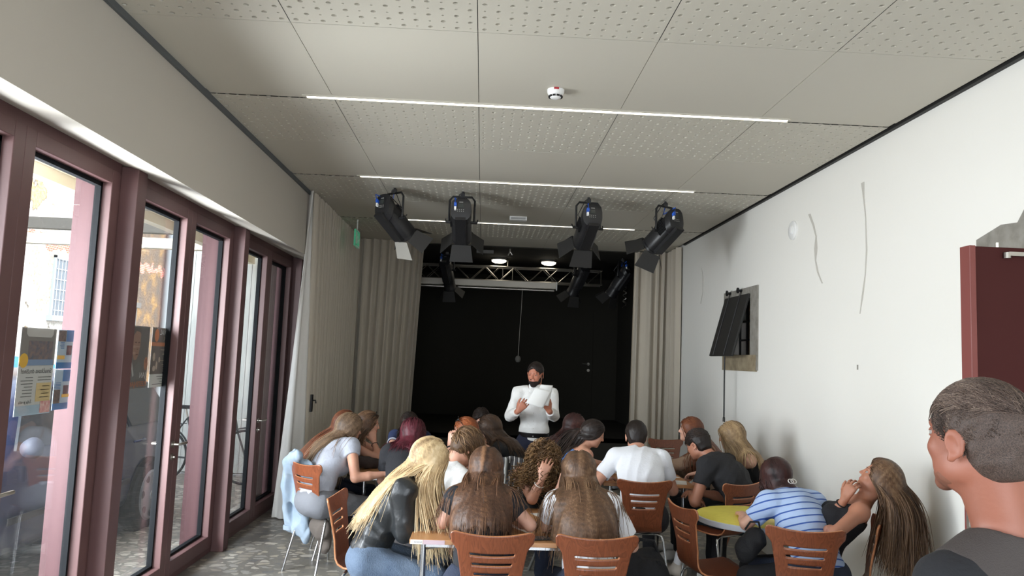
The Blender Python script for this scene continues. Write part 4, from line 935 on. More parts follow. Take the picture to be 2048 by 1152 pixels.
    Q = P[ar, i0] * (1 - fr_) + P[ar, i0 + 1] * fr_
    if curl:
        T = np.gradient(Q, axis=1); T /= np.linalg.norm(T, axis=2, keepdims=True) + 1e-9; U = np.cross(T, V3(.3, .9, .2)); U /= np.linalg.norm(U, axis=2, keepdims=True) + 1e-9; Wv = np.cross(T, U)
        ph = r.uniform(0, 6.28, n)[:, None] + np.linspace(0, 1, NN)[None, :] * L / curl[1] * 6.28 * r.uniform(.8, 1.25, n)[:, None]; am = curl[0] * np.minimum(1, np.linspace(0, 6, NN))[None, :] * r.uniform(.6, 1.3, n)[:, None]
        Q = Q + U * (np.cos(ph) * am)[..., None] + Wv * (np.sin(ph) * am)[..., None]
    R = rad * (np.ones((n, 1)) * (1 - .75 * np.linspace(0, 1, NN)[None, :] ** 2.5)) * r.uniform(.7, 1.25, n)[:, None]; R[:, 0] *= .7
    # a solid mass under the strands
    hm_ = .0065; pts = Q.reshape(-1, 3)[:: (2 if curl else 1)]; lo = pts.min(0) - 6 * hm_; nn = np.ceil((pts.max(0) + 6 * hm_ - lo) / hm_).astype(int) + 1
    G = np.zeros(nn, np.float32); ix = ((pts - lo) / hm_ + .5).astype(int); np.add.at(G, (ix[:, 0], ix[:, 1], ix[:, 2]), 1.)
    for axn in range(3):
        G = (np.roll(G, 2, axn) + 3 * np.roll(G, 1, axn) + 4 * G + 3 * np.roll(G, -1, axn) + np.roll(G, -2, axn)) / 12
    dens = mass * (ds / hm_) ** -1 * .55
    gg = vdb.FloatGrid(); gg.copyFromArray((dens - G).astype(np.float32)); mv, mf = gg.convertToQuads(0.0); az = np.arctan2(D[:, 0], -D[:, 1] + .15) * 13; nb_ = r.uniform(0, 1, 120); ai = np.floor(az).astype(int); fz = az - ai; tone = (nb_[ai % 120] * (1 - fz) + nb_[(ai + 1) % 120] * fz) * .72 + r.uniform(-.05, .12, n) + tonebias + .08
    MASS.append((mv * hm_ + lo, mf, Q[:, ::2].reshape(-1, 3), np.repeat(np.clip(tone, 0, 1), Q[:, ::2].shape[1])))
    v, f = tubes(Q, R, 4)
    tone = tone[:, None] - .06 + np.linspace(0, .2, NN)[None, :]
    return v, f, np.repeat(np.clip(tone, 0, 1), 4, axis=1).ravel()

def hair_mat(name, cols):
    if 'hair ' + name in MATS: return MATS['hair ' + name]
    m = mat('hair ' + name, cols[0], .48, attr=cols, spec=.35); n, l, p = nodes_of(m); a = [q for q in n if q.type == 'ATTRIBUTE'][0]; r = [q for q in n if q.type == 'VALTORGB'][0]
    tc = n.new('ShaderNodeTexCoord'); mp = n.new('ShaderNodeMapping'); mp.inputs['Scale'].default_value = ((420, 420, 420) if name == 'grey' else (200, 200, 3.5)); l.new(tc.outputs['Object'], mp.inputs[0])
    t = n.new('ShaderNodeTexNoise'); t.inputs['Scale'].default_value = 1; t.inputs['Detail'].default_value = 3; l.new(mp.outputs[0], t.inputs[0])
    q = n.new('ShaderNodeMath'); q.operation = 'MULTIPLY_ADD'; am_ = 1.3 if name == 'grey' else .6; q.inputs[1].default_value = am_; q.inputs[2].default_value = -am_ * .47; l.new(t.outputs[0], q.inputs[0])
    ad = n.new('ShaderNodeMath'); ad.operation = 'ADD'; ad.use_clamp = True; l.new(a.outputs['Fac'], ad.inputs[0]); l.new(q.outputs[0], ad.inputs[1]); l.new(ad.outputs[0], r.inputs[0])
    b = n.new('ShaderNodeBump'); b.inputs['Strength'].default_value = .5; b.inputs['Distance'].default_value = .003; l.new(t.outputs[0], b.inputs['Height']); l.new(b.outputs[0], p.inputs['Normal'])
    return m
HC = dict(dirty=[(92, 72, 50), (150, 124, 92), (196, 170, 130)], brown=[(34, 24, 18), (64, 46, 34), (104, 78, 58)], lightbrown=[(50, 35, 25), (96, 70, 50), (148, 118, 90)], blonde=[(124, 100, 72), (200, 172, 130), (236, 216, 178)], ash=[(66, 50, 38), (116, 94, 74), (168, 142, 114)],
          auburn=[(58, 30, 20), (104, 58, 36), (142, 88, 58)], dark=[(18, 13, 11), (36, 26, 22), (62, 46, 38)], burgundy=[(34, 10, 16), (78, 26, 38), (112, 48, 58)], ginger=[(80, 40, 20), (142, 76, 40), (180, 112, 66)],
          chestnut=[(44, 28, 20), (84, 58, 42), (140, 102, 74)], curly=[(48, 34, 22), (106, 78, 50), (168, 134, 92)], reddark=[(26, 12, 12), (56, 30, 28), (92, 54, 46)], grey=[(40, 32, 28), (88, 72, 64), (146, 128, 114)], boybrown=[(52, 36, 24), (100, 74, 50), (140, 110, 78)])
def skin(name='skin', rgb=(206, 150, 124)):
    m = mat(name, rgb, .5, noise=(9, tuple(int(x * .93) for x in rgb)), bump=(90, .05)); m.node_tree.nodes['Principled BSDF'].inputs['Subsurface Weight'].default_value = .08
    m.node_tree.nodes['Principled BSDF'].inputs['Subsurface Radius'].default_value = (.012, .005, .003); return m
SK = skin('skin', (200, 148, 124)); SKT = skin('tanned skin', (184, 126, 100)); SKP = skin('pale skin', (218, 168, 146)); SKR = skin('ruddy skin', (190, 122, 96)); SKF = skin('sunburnt skin', (152, 94, 74))
def cloth(name, rgb, rough=.9, bump=(60, .3), **k): return mat(name, rgb, rough, bump=bump, **k)

def hand(prims, Wp, R, side, curl=.35, s=1.0, spread=.0, thumb=0.0, k=.004):
    """R columns: x toward thumb of a right hand (mirrored by side), y along fingers, z back of hand"""
    X = lambda x, y, z: Wp + R @ (V3(x * side, y, z) * s)
    bx_ = [.030, .011, -.009, -.028]; Ls = [.070, .078, .072, .056]; rs = [.0088, .0090, .0086, .0076]
    for i in range(4):
        prims.append(cap(X(bx_[i] * .45, .0, 0), X(bx_[i], .082 - .004 * abs(i - 1.3), 0), .0135 * s, .0115 * s, .012))
    prims.append(ell(X(.006, .045, -.004), V3(.034, .042, .014) * s, R, .01)); prims.append(ell(X(.026, .03, -.010), V3(.017, .03, .014) * s, R, .01))
    for i in range(4):
        p = V3(bx_[i], .082 - .004 * abs(i - 1.3), 0); a = -.15 - curl * .5; sp = (1.3 - i) * (.07 + spread)
        for j, fl in enumerate((.46, .31, .23)):
            dirv = V3(math.sin(sp) * math.cos(a), math.cos(sp) * math.cos(a), math.sin(a)); q = p + dirv * Ls[i] * fl
            r0 = rs[i] * (1 - .1 * j); prims.append(cap(X(*p), X(*q), r0 * s, r0 * .92 * s, k)); p = q; a -= curl * (1.1 if j == 0 else .8)
    t = [(.020, .012, -.008), (.046, .040, -.018), (.058, .068, -.024 - thumb), (.060, .092, -.028 - 2 * thumb)]
    for j, (ra, rb) in enumerate(((.014, .012), (.0115, .0098), (.0098, .0085))): prims.append(cap(X(*t[j]), X(*t[j + 1]), ra * s, rb * s, .008 if j == 0 else k))

def head(C, H, s, fem=True, ears=True):
    X = lambda x, y, z: C + H @ (V3(x, y, z) * s); R = lambda *a: V3(*a) * s; o = []
    o.append(ell(X(0, -.010, .025), R(.074, .094, .086), H, .01)); o.append(ell(X(0, .032, -.03), R(.060, .058, .076), H, .025))
    jw = .043 if fem else .050
    o.append(ell(X(0, .036, -.076), R(jw, .044, .034), H, .025)); o.append(ell(X(0, .070, -.098), R(.018, .014, .014), H, .018))
    for g in (-1, 1):
        o.append(ell(X(g * .036, .062, -.030), R(.020, .018, .018), H, .018)); o.append(ell(X(g * jw * .95, .005, -.065), R(.014, .026, .022), H, .02))
    o.append(cap(X(-.030, .079, .020), X(.030, .079, .020), (.007 if fem else .0095) * s, k=.016))
    for g in (-1, 1): o.append(ell(X(g * .031, .098, -.001), R(.015, .014, .009), H, .010, sub=True))
    o.append(cap(X(0, .086, .010), X(0, .104, -.026), .0055 * s, .0088 * s, .010)); o.append(ell(X(0, .103, -.029), R(.009, .008, .007), H, .006))
    for g in (-1, 1): o.append(ell(X(g * .010, .095, -.031), R(.006, .007, .005), H, .005))
    o.append(cap(X(-.016, .083, -.052), X(.016, .083, -.052), .0055 * s, k=.006)); o.append(cap(X(-.013, .083, -.062), X(.013, .083, -.062), .006 * s, k=.006)); o.append(cap(X(-.020, .090, -.057), X(.020, .090, -.057), .0012 * s, k=.003, sub=True))
    if ears:
        for g in (-1, 1):
            E_ = H @ np.array(Matrix.Rotation(math.radians(-g * 22), 3, 'Z')) @ np.array(Matrix.Rotation(math.radians(-12), 3, 'X'))
            o.append(ell(X(g * .079, -.012, -.012), R(.0055, .019, .031), E_, .006)); o.append(ell(X(g * .083, -.010, -.016), R(.0045, .010, .018), E_, .004, sub=True)); o.append(ell(X(g * .078, -.004, -.042), R(.005, .008, .009), E_, .006))
    return o

def person(label, Hd, yaw, hair, top, bottom=None, fyaw=None, fpitch=0, froll=0, leanaz=None, size=1.0, fem=True, arms=(None, None), legs=None, sk=SK, h=.006, stand=False, neckadj=0, hipz=.545, face=True, wide=1.0,
           shoes=True, spread=7, name='person', group=None, legyaw=None, lean=None, haircap=True, seed=1, ears=True, hipxy=None, nofeet=False, necklen=.165):
    s = size * (.95 if fem else .97) if not stand else size; C = np.asarray(Hd, float); fyaw = yaw if fyaw is None else fyaw; leanaz = yaw if leanaz is None else leanaz
    H = frm(fyaw, fpitch, froll); la = math.radians(leanaz); ld = V3(math.sin(la), math.cos(la), 0); U = V3(0, 0, 1)
    dv = lambda a: ld * math.sin(a) + U * math.cos(a)
    seg = (.10, .17, .25, necklen); wts = (.25, .75, 1.3, 1.15)
    if stand: seg = (.10, .18, .27, necklen); wts = (.6, 1, 1, .8)
    def chain(a): return [dv(a * w) * l * s for w, l in zip(wts, seg)]
    hc = H @ V3(0, .012, .005) * s      # head centre relative to top of neck axis
    def hz(a): return sum(v[2] for v in chain(a)) + hc[2]
    target = C[2] - hipz
    if lean is None:
        lo_, hi_ = 0., math.radians(80)
        for _ in range(40):
            m_ = (lo_ + hi_) / 2
            if hz(m_) > target: lo_ = m_
            else: hi_ = m_
        lean = lo_
    else: lean = math.radians(lean)
    ch = chain(lean); P0 = C - hc - sum(ch); dz = 0
    if not stand: P0[2] += 0
    P1 = P0 + ch[0]; P2 = P1 + ch[1]; NB = P2 + ch[2]; NT = NB + ch[3]
    if not stand and abs(P0[2] - hipz) > .02: print('NOTE hip z', label[:30], round(float(P0[2]), 2))
    B = frm(yaw); r_ = B[:, 0]; t3 = nrm(ch[2]); t2 = nrm(ch[1]); t1 = nrm(ch[0])
    def tf(t): x = nrm(r_ - t * r_.dot(t)); return np.stack([x, np.cross(t, x), t], 1)
    F1, F2, F3 = tf(t1), tf(t2), tf(t3); f = B[:, 1]
    if fem: sw, hw = .155, .155
    else: sw, hw = .172, .150
    sw *= s * wide; q = s * wide; body = []; A = body.append
    A(ell(P0 + F1 @ V3(0, -.015, .0) * s, V3(hw, .115, .105) * q, F1, .03)); A(ell(P1 + F2 @ V3(0, 0, .045) * s, V3(.128 if fem else .145, .093 if fem else .105, .12) * q, F2, .05))
    A(ell(P2 + F3 @ V3(0, .0, .06) * s, V3(.138 if fem else .162, .104 if fem else .118, .15) * q, F3, .05)); A(ell(P2 + F3 @ V3(0, -.015, .16) * s, V3(.145 if fem else .172, .078 if fem else .088, .085) * q, F3, .04))
    torso = list(body)
    br = []
    if fem:
        for g in (-1, 1): br.append(ell(P2 + F3 @ V3(g * .062, .085, .07) * q, V3(.052, .045, .052) * q, F3, .035))
    body += br; torso += br
    SH = [NB + F3 @ V3(g * sw / s, -.005, -.052) * s for g in (-1, 1)]
    sd = [];
    for g in (0, 1): sd.append(cap(NB + F3 @ V3((-1, 1)[g] * .035, -.01, -.005) * s, SH[g] + F3 @ V3(0, 0, .014) * s, (.040 if fem else .048) * q, (.040 if fem else .048) * q, .04)); sd.append(ell(SH[g], V3(.046, .050, .052) * q * (1 if fem else 1.06), F3, .03))
    body += sd; torso += sd
    neck = cap(NB - t3 * .02, C + H @ V3(0, -.022, -.045) * s, (.050 if fem else .060) * s, (.047 if fem else .058) * s, .025); A(neck)
    A(cap(NB + t3 * .01, C + H @ V3(0, .02, -.07) * s, .035 * s, .03 * s, .03))
    body += head(C, H, s * (.97 if fem else 1.02), fem, ears)
    # arms
    armP = []; W_ = []; u1, u2 = .275 * s, .235 * s; armk = .96 if fem else 1.08
    for g in (0, 1):
        sg = (-1, 1)[g]; a = arms[g] or {}
        T = a.get('to'); T = (P0 + B @ V3(sg * .16, .34, .21)) if T is None else np.asarray(T, float)
        if a.get('elbow') is not None:
            E_ = np.asarray(a['elbow'], float); E_ = SH[g] + nrm(E_ - SH[g]) * min(np.linalg.norm(E_ - SH[g]), u1 * 1.18); d = nrm(T - E_); T = E_ + d * min(np.linalg.norm(T - E_), u2 * 1.12)
        else:
            pole = B @ V3(sg * a.get('out', .45), -.25, -.8); v = T - SH[g]; L = np.linalg.norm(v); mx = (u1 + u2) * .985
            if L > mx: T = SH[g] + v / L * mx; v = T - SH[g]; L = mx
            L = max(L, .12); x = (u1 ** 2 - u2 ** 2 + L * L) / (2 * L); y = math.sqrt(max(u1 ** 2 - x * x, 0)); e = v / L; pl = nrm(pole - e * pole.dot(e)); E_ = SH[g] + e * x + pl * y
        T = np.asarray(T); up_ = [cap(SH[g], E_, .047 * q * armk, .037 * q * armk, .03), cap(E_, E_ + (T - E_) * .45, .037 * q * armk, .034 * q * armk, .015), cap(E_ + (T - E_) * .45, T, .034 * q * armk, .0235 * s * armk, .015)]
        body += up_; armP.append(up_); fd = nrm(T - E_)
        hd_ = nrm(np.asarray(a['dir'], float)) if a.get('dir') is not None else nrm(fd + V3(0, 0, -.15))
        nb = np.asarray(a.get('back', (0, 0, 1)), float); nb = nrm(nb - hd_ * nb.dot(hd_)); xh = np.cross(hd_, nb)
        hand(body, T + hd_ * .012, np.stack([xh, hd_, nb], 1), -sg * 1.0, a.get('curl', .35), s * (1.0 if fem else 1.08) * .97, a.get('spread', 0), a.get('thumb', 0))
        W_.append((SH[g], E_, T, fd))
    # legs
    lg = legs or {}; legP = [[], []]; feet = []; socks = []; K_ = []
    ly = math.radians(yaw if legyaw is None else legyaw); lf = V3(math.sin(ly), math.cos(ly), 0); lr = V3(math.cos(ly), -math.sin(ly), 0)
    for g in (0, 1):
        sg = (-1, 1)[g]; Hp = P0 + r_ * sg * .085 * q + V3(0, 0, -.01)
        if stand: Kn = Hp + V3(0, 0, -.42 * s) + lf * .03 + lr * sg * .02; An = Kn + V3(0, 0, -(Kn[2] - .085)) - lf * .03 + lr * sg * .02
        else:
            sp = math.radians(spread) * sg; kd = lf * math.cos(sp) + lr * math.sin(sp); Kn = Hp + kd * .42 * s; Kn[2] = .50 * min(s, 1.03); Kn = Hp + nrm(Kn - Hp) * .42 * s
            An = Kn + kd * lg.get('fwd', .0); An[2] = .09
        if lg.get('ank') and lg['ank'][g] is not None: An = np.asarray(lg['ank'][g], float)
        if lg.get('knee') and lg['knee'][g] is not None: Kn = np.asarray(lg['knee'][g], float)
        kr = .86 if fem else .95
        th = [cap(Hp, Kn, .092 * q, .060 * q * kr, .04)]; sh_ = [cap(Kn, Kn + (An - Kn) * .35, .058 * q * kr, .056 * q * kr, .02), cap(Kn + (An - Kn) * .35, An, .056 * q * kr, .034 * s, .02)]
        body += th + sh_; legP[g] = (th, sh_); fdv = nrm(V3(*(nrm(Kn - Hp)[:2]), 0)) if not stand else lf; toe = V3(An[0], An[1], .03) + fdv * .155 * s
        ft = [cap(V3(An[0], An[1], .045) - fdv * .035, V3(An[0], An[1], .035) + fdv * .09 * s, .036 * s, .036 * s, .02), cap(V3(An[0], An[1], .035) + fdv * .09 * s, toe, .036 * s, .028 * s, .02)]
        feet.append(ft + [cap(An + V3(0, 0, 0), V3(An[0], An[1], .05), .036 * s, .036 * s, .03)]); body += ft; K_.append((Hp, Kn, An, fdv))
    root = empty(name, (float(P0[0]), float(P0[1]), 0), label=label, cat='person', group=group); off = np.array([P0[0], P0[1], 0.])
    sdf_obj('body', body, h, sk, root, off, it=2)
    # clothes
    ty = top['t']; mt = top['m']; fo = folds(seed, top.get('fold', .0065), top.get('ff', 27)); inf = top.get('inf', .012)
    hem = top.get('hem', .0); hp_ = P0 + t1 * hem; cl = [(-t1, hp_)]
    shirt = [infl(x, inf, clip=cl) for x in torso]
    shirt = [x for x in shirt]
    if ty == 'tank' or ty == 'off':
        zc = top.get('cut', .155); ctop = [(t3, P2 + t3 * zc * s)]
        shirt = [infl(x, .006, clip=cl + ctop) for x in torso[:4] + br]
        if ty == 'tank':
            for g in (-1, 1):
                for yy in (1, -1): shirt.append(cap(P2 + F3 @ V3(g * .085, yy * .085, .12) * q, NB + F3 @ V3(g * .085, -.005, -.006) * s, .014, .014, .01))
        sl = None
    else:
        sl = top.get('sleeve', .55)
    if sl:
        for g in (0, 1):
            S0, E_, T, fd = W_[g]; ua, fa1, fa2 = armP[g]; es = top.get('sinf', inf + .002)
            if sl < 1:
                cp = S0 + (E_ - S0) * sl; n_ = nrm(E_ - S0); shirt.append(infl(ua, es, clip=[(n_, cp)]))
            else:
                shirt += [infl(ua, es), infl(fa1, es)]; wl = sl - 1; cp = E_ + (T - E_) * wl; shirt.append(infl(fa2, es, clip=[(fd, cp)]))
    # neckline opening
    if ty not in ('tank', 'off'):
        nk = top.get('neck', .012); shirt.append(infl(cap(NB + t3 * .02, NB + t3 * .12 + (NT - NB) * .3, neck['ra'] + nk, neck['ra'] + nk + .01, .01), 0) | dict(sub=True))
    sdf_obj(top.get('name', 'shirt'), shirt, h, mt, root, off, fo, tonefn=(lambda v: (v - P0) @ t2))
    bt = bottom or dict(t='pants', m=cloth('dark trousers', (30, 32, 40)))
    pw = [infl(torso[0], .013, clip=[(t1, P0 + t1 * bt.get('waist', .07))]), infl(torso[1], .009, clip=[(t1, P0 + t1 * bt.get('waist', .07))])]
    for g in (0, 1):
        th, sh_ = legP[g]; Hp, Kn, An, fdv = K_[g]
        if bt['t'] == 'shorts': n_ = nrm(Kn - Hp); pw.append(infl(th[0], .02, clip=[(n_, Hp + (Kn - Hp) * .93)]))
        else:
            wi = bt.get('wide', .012); pw.append(infl(th[0], .013)); pw.append(infl(sh_[0], wi)); c2 = dict(sh_[1]); c2['rb'] = c2['rb'] + .012; cpA = V3(0, 0, bt.get('cuff', .075)); pw.append(infl(c2, wi, clip=[(V3(0, 0, -1), cpA)]))
    sdf_obj(bt.get('name', 'trousers'), pw, h, bt['m'], root, off, folds(seed + 5, .005, 20))
    if not nofeet:
        for g in (0, 1):
            m_ = (bottom or {}).get('shoe', mat('white canvas shoe', (196, 192, 186), .7)); sdf_obj('shoe', [infl(x, .008, clip=[(V3(0, 0, -1), V3(0, 0, .002))]) for x in feet[g]], h, m_, root, off)
            if bt['t'] == 'shorts': An = K_[g][2]; Kn = K_[g][1]; sk2 = nrm(Kn - An); sdf_obj('sock', [cap(An - sk2 * .02, An + sk2 * .12, .038 * s, .046 * s, clip=[(sk2, An + sk2 * .11)])], h, mat('white sock', (214, 212, 214), .9), root, off)
    # hair
    hs = s * (.97 if fem else 1.02); X = lambda x, y, z: C + H @ (V3(x, y, z) * hs); hm = hair_mat(hair['c'], HC[hair['c']]); vs = []; fs = []; ts = []; nv = 0
    th_ = hair.get('cap', .008)
    cpm = [ell(X(0, -.012, .027), (V3(.076, .096, .088) + th_) * hs, H, .01)]
    if hair.get('nape', True): cpm.append(ell(X(0, -.045, -.035), (V3(.058, .052, .055) + th_ * .6) * hs, H, .03))
    cpm.append(ell(X(0, .115, -.035), V3(.074, .098, .105) * hs, H, .02, sub=True))
    for g in (-1, 1): cpm.append(ell(X(g * .078, .01, -.035), V3(.03, .035, .045) * hs, H, .02, sub=True))
    cpm.append(cap(X(-.1, -.07, -.14), X(.1, -.07, -.14), .055 * hs, k=.02, sub=True))
    v, f_ = sdf_mesh(cpm, min(h, .005), folds(seed + 9, .003, 60)); v = relax(v, f_, 1); vs.append(v); fs.append(f_); ts.append(np.full(len(v), .25)); nv += len(v)
    skp = torso + [neck] + head(C, H, hs, fem, False)[:4]
    for g in (0, 1): skp = skp + armP[g][:1]
    for st in hair['s']:
        kw = dict(st); L = kw.pop('L'); n_ = kw.pop('n'); rad = kw.pop('rad'); gt = kw.pop('knot', None)
        if gt is not None: kw['gather'] = (X(*gt[0]), gt[1], gt[2])
        v, f_, t_ = grow_hair(C, H, hs, skp, L, n_, rad, seed=seed + 20, hcol=head(C, H, hs, fem, False)[:2], **kw); vs.append(v); fs.append(f_ + nv); ts.append(t_); nv += len(v)
        if L > .1:
            for mv, mf, kp, kt in MASS:
                if len(mv):
                    mv = relax(mv, mf, 2); fn_ = np.cross(mv[mf[:, 1]] - mv[mf[:, 0]], mv[mf[:, 2]] - mv[mf[:, 0]]); vn = np.zeros_like(mv); [np.add.at(vn, mf[:, k], fn_) for k in range(4)]; vn /= np.linalg.norm(vn, axis=1, keepdims=True) + 1e-9
                    sgn = np.sign((mv[mf[:, 0]] * fn_).sum() - mv.mean(0) @ fn_.sum(0)); kd = KDTree(len(kp)); [kd.insert(q_, i_) for i_, q_ in enumerate(kp)]; kd.balance(); tv = np.array([kt[[h_[1] for h_ in kd.find_n(q_, 12)]].mean() for q_ in mv]); tv = np.clip((tv - tv.mean()) * 2.0 + .42, 0, 1)
                    mv = mv - vn * sgn * ((.0035 if st.get('curl') else .0055) - (tv * 3.0)[:, None] * .0015); vs.append(mv); fs.append(mf + nv); ts.append(tv); nv += len(mv)
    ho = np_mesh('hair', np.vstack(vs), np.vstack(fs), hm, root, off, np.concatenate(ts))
    # eyes, brows, lips
    if face:
        for g in (-1, 1):
            e = MB(); Rh = Matrix(H.tolist()); c_ = X(g * .031, .0735, -.001) - off
            e.lathe([(.0001, .0122), (.0058, .0108), (.0085, .0088), (.0110, .005), (.0120, 0), (.0085, -.009)], 14, tuple(c_), Rh @ RX(-90)); e.m = [1 if i < 14 else 0 for i in range(len(e.f))]
            e.build('eye', [mat('eye white', (150, 142, 138), .3), mat('iris', (60, 46, 38), .2)], root, sm=80)
            cols = HC[hair['c']][0]; sdf_obj('eyebrow', [cap(X(g * .014, .0905, .020), X(g * .042, .080, .024), .0035 * hs, .002 * hs, .004)], .0025, mat('brow ' + hair['c'], cols, .9), root, off)
            sdf_obj('eyelid', [ell(X(g * .031, .0735, .0005), V3(.0138, .0135, .0128) * hs, H, .003, clip=[(-(H @ V3(0, .30, .95)), X(g * .031, .0735, .0055))]), ell(X(g * .031, .0735, -.001), V3(.0136, .0131, .0126) * hs, H, .003, clip=[(H @ V3(0, -.15, .98), X(g * .031, .0735, -.0055))])], .0020, sk, root, off)
        sdf_obj('lips', [cap(X(-.017, .0855, -.0535), X(.017, .0855, -.0535), .0045 * hs, k=.004), cap(X(-.014, .0865, -.0615), X(.014, .0865, -.0615), .0052 * hs, k=.003)], .0022, mat('lip ' + ('f' if fem else 'm'), (176, 98, 92) if fem else (168, 104, 90), .45), root, off)
    print('P', label[:28], 'hip', np.round(P0, 2), 'lean', round(math.degrees(lean)), 'SH', np.round(SH[0], 2), np.round(SH[1], 2))
    return dict(root=root, off=off, C=C, H=H, P0=P0, P1=P1, P2=P2, NB=NB, SH=SH, W=W_, F3=F3, F2=F2, F1=F1, hs=hs, s=s, B=B, t1=t1, t2=t2, t3=t3, torso=torso, armP=armP, legP=legP, K=K_, X=X)
def ring(name, p, c, axis, r, th, m):
    a = nrm(axis); u = nrm(np.cross(a, V3(.3, .5, .81))); w = np.cross(a, u); b = MB()
    b.tube([c - p['off'] + (u * math.cos(t) + w * math.sin(t)) * r for t in np.linspace(0, 2 * math.pi, 19)[:-1]], th, 6, closed=True); return b.build(name, m, p['root'], sm=60)

# ------------------------------------------------------------ chairs
def chair_shell():
    prof = [(.205, .438), (.19, .452), (.15, .460), (.05, .452), (-.07, .446), (-.13, .450), (-.165, .468), (-.185, .50), (-.197, .55), (-.215, .64), (-.237, .74), (-.262, .845)]
    P = np.array(prof); sl = np.r_[0, np.cumsum(np.linalg.norm(np.diff(P, axis=0), axis=1))]; L = sl[-1]
    ws = np.interp; S_ = np.linspace(0, L, 121); B0 = L - .20   # below: back zone starts
    def width(s): return float(np.interp(s, [0, .02, .06, .22, .36, .44, .55, .68, L - .05, L - .012, L], [.16, .185, .195, .19, .150, .140, .150, .172, .203, .208, .202]))
    slots = [(L - .105, .112), (L - .157, .100), (L - .209, .088)]
    nv_ = 64; vs = []; flat = []
    for s in S_:
        for j in range(nv_ + 1):
            v = -1 + 2 * j / nv_; flat.append([v * width(s), s])
    flat = np.array(flat); hw = .0082
    def sd(x, s, sc, w): dx = max(abs(x) - (w - hw), 0); return math.hypot(dx, s - sc) - hw
    faces = []; n1 = nv_ + 1
    for i in range(120):
        for j in range(nv_):
            q = [i * n1 + j, i * n1 + j + 1, (i + 1) * n1 + j + 1, (i + 1) * n1 + j]; c = flat[q].mean(0)
            if any(sd(c[0], c[1], sc, w) < 0 for sc, w in slots): continue
            faces.append(q)
    for k in range(len(flat)):
        for sc, w in slots:
            d = sd(flat[k][0], flat[k][1], sc, w)
            if abs(d) < .0044:
                x, s = flat[k]; xc = max(-(w - hw), min(w - hw, x)); v = np.array([x - xc, s - sc]); nn = np.linalg.norm(v)
                if nn > 1e-6: flat[k] = np.array([xc, sc]) + v / nn * hw
    V = []
    for x, s in flat:
        top = max(0, (s - (L - .16)) / .16); a = x / .2; s2 = s + top * (.014 * a * a - .010) - top * max(0, abs(a) - .93) * .12
        y = np.interp(s2, sl, P[:, 0]); z = np.interp(s2, sl, P[:, 1]) + max(0, s2 - L) * .97
        e = .02; yb = np.interp(s2 + e, sl, P[:, 0]) - np.interp(s2 - e, sl, P[:, 0]); zb_ = np.interp(s2 + e, sl, P[:, 1]) - np.interp(s2 - e, sl, P[:, 1]); nn = math.hypot(yb, zb_); ny, nz = zb_ / nn, -yb / nn
        w = min(1, max(0, (s - .40) / .12)); cv = .030 * a * a * w; se = (1 - w) * (-.010 * a * a + (0 if s > .1 else 0))
        V.append((x, y + ny * cv * 1.0, z + nz * cv + se * -1))
    b = MB(); b.v = [tuple(map(float, p)) for p in V]; b.f = [tuple(q) for q in faces]; b.m = [0] * len(faces); return b
def make_chair():
    r_ = empty('dining_chair', (0, 0, 0), group='slotted plywood chairs')
    o = chair_shell().build('seat_shell', [M_chair, M_edge], r_, sm=60)
    so = o.modifiers.new('ply', 'SOLIDIFY'); so.thickness = .011; so.offset = 0; so.material_offset_rim = 1; so.use_rim = True
    for sx in (-1, 1):
        b = MB(); b.tube([(sx * .10, .12, .438), (sx * .135, .13, .437), (sx * .165, .14, .425), (sx * .178, .15, .39), (sx * .215, .205, .0)], .0095, 10); b.build('leg', M_chrome, r_, sm=60)
        b = MB(); b.tube([(sx * .10, -.10, .434), (sx * .13, -.115, .433), (sx * .158, -.125, .42), (sx * .17, -.14, .385), (sx * .205, -.235, .0)], .0095, 10); b.build('leg', M_chrome, r_, sm=60)
    b = MB(); b.tube([(-.10, .12, .438), (.10, .12, .438)], .0095, 8); b.tube([(-.10, -.10, .434), (.10, -.10, .434)], .0095, 8); b.tube([(-.07, -.10, .434), (-.07, .12, .438)], .0095, 8); b.tube([(.07, -.10, .434), (.07, .12, .438)], .0095, 8)
    b.build('underframe', M_chrome, r_, sm=60)
    return r_
CH0 = make_chair(); CH_used = [False]
def chair(x, y, yaw, label):
    o = CH0 if not CH_used[0] else copy_tree(CH0)
    CH_used[0] = True; o.location = (x, y, 0); o.rotation_euler = (0, 0, -math.radians(yaw)); o['label'] = label; o['category'] = 'chair'; return o

# ------------------------------------------------------------ tables and what lies on them
def tbl(name, x0, x1, y0, y1, z, lab, rot=0):
    r_ = empty(name, ((x0 + x1) / 2, (y0 + y1) / 2, 0), math.radians(rot), label=lab, cat='table', group=None); w, d = (x1 - x0) / 2, (y1 - y0) / 2
    b = MB(); b.box((-w, -d, z - .025), (w, d, z)); b.build('tabletop', M_table, r_, bevel=.003)
    for sx in (-1, 1):
        for sy in (-1, 1):
            b = MB(); b.tube([(sx * (w - .07), sy * (d - .08), z - .026), (sx * (w - .07), sy * (d - .08), 0)], .016, 12); b.build('leg', M_chrome, r_, sm=60)
    for sx in (-1, 1):
        b = MB(); b.tube([(sx * (w - .07), -(d - .08), z - .07), (sx * (w - .30), -(d - .08) + .02, z - .03)], .005, 6); b.build('brace', M_chrome, r_)
    for sy in (-1, 1): b = MB(); b.box((-(w - .06), sy * (d - .08) - .01, z - .055), (w - .06, sy * (d - .08) + .01, z - .026)); b.build('apron', M_chrome, r_)
    return r_
t1 = tbl('group_table', -.34, .82, 4.06, 4.98, .74, 'beech table nearest the viewer, with paper strips taped to its front edge')
b = MB(); b.box((-.575, -.4625, .716), (-.51, -.4605, .738)); b.build('paper_label', M_paper, t1); b = MB(); b.box((-.508, -.4625, .716), (-.395, -.4605, .738)); b.build('paper_label', mat('pink paper', (206, 182, 190), .8), t1)
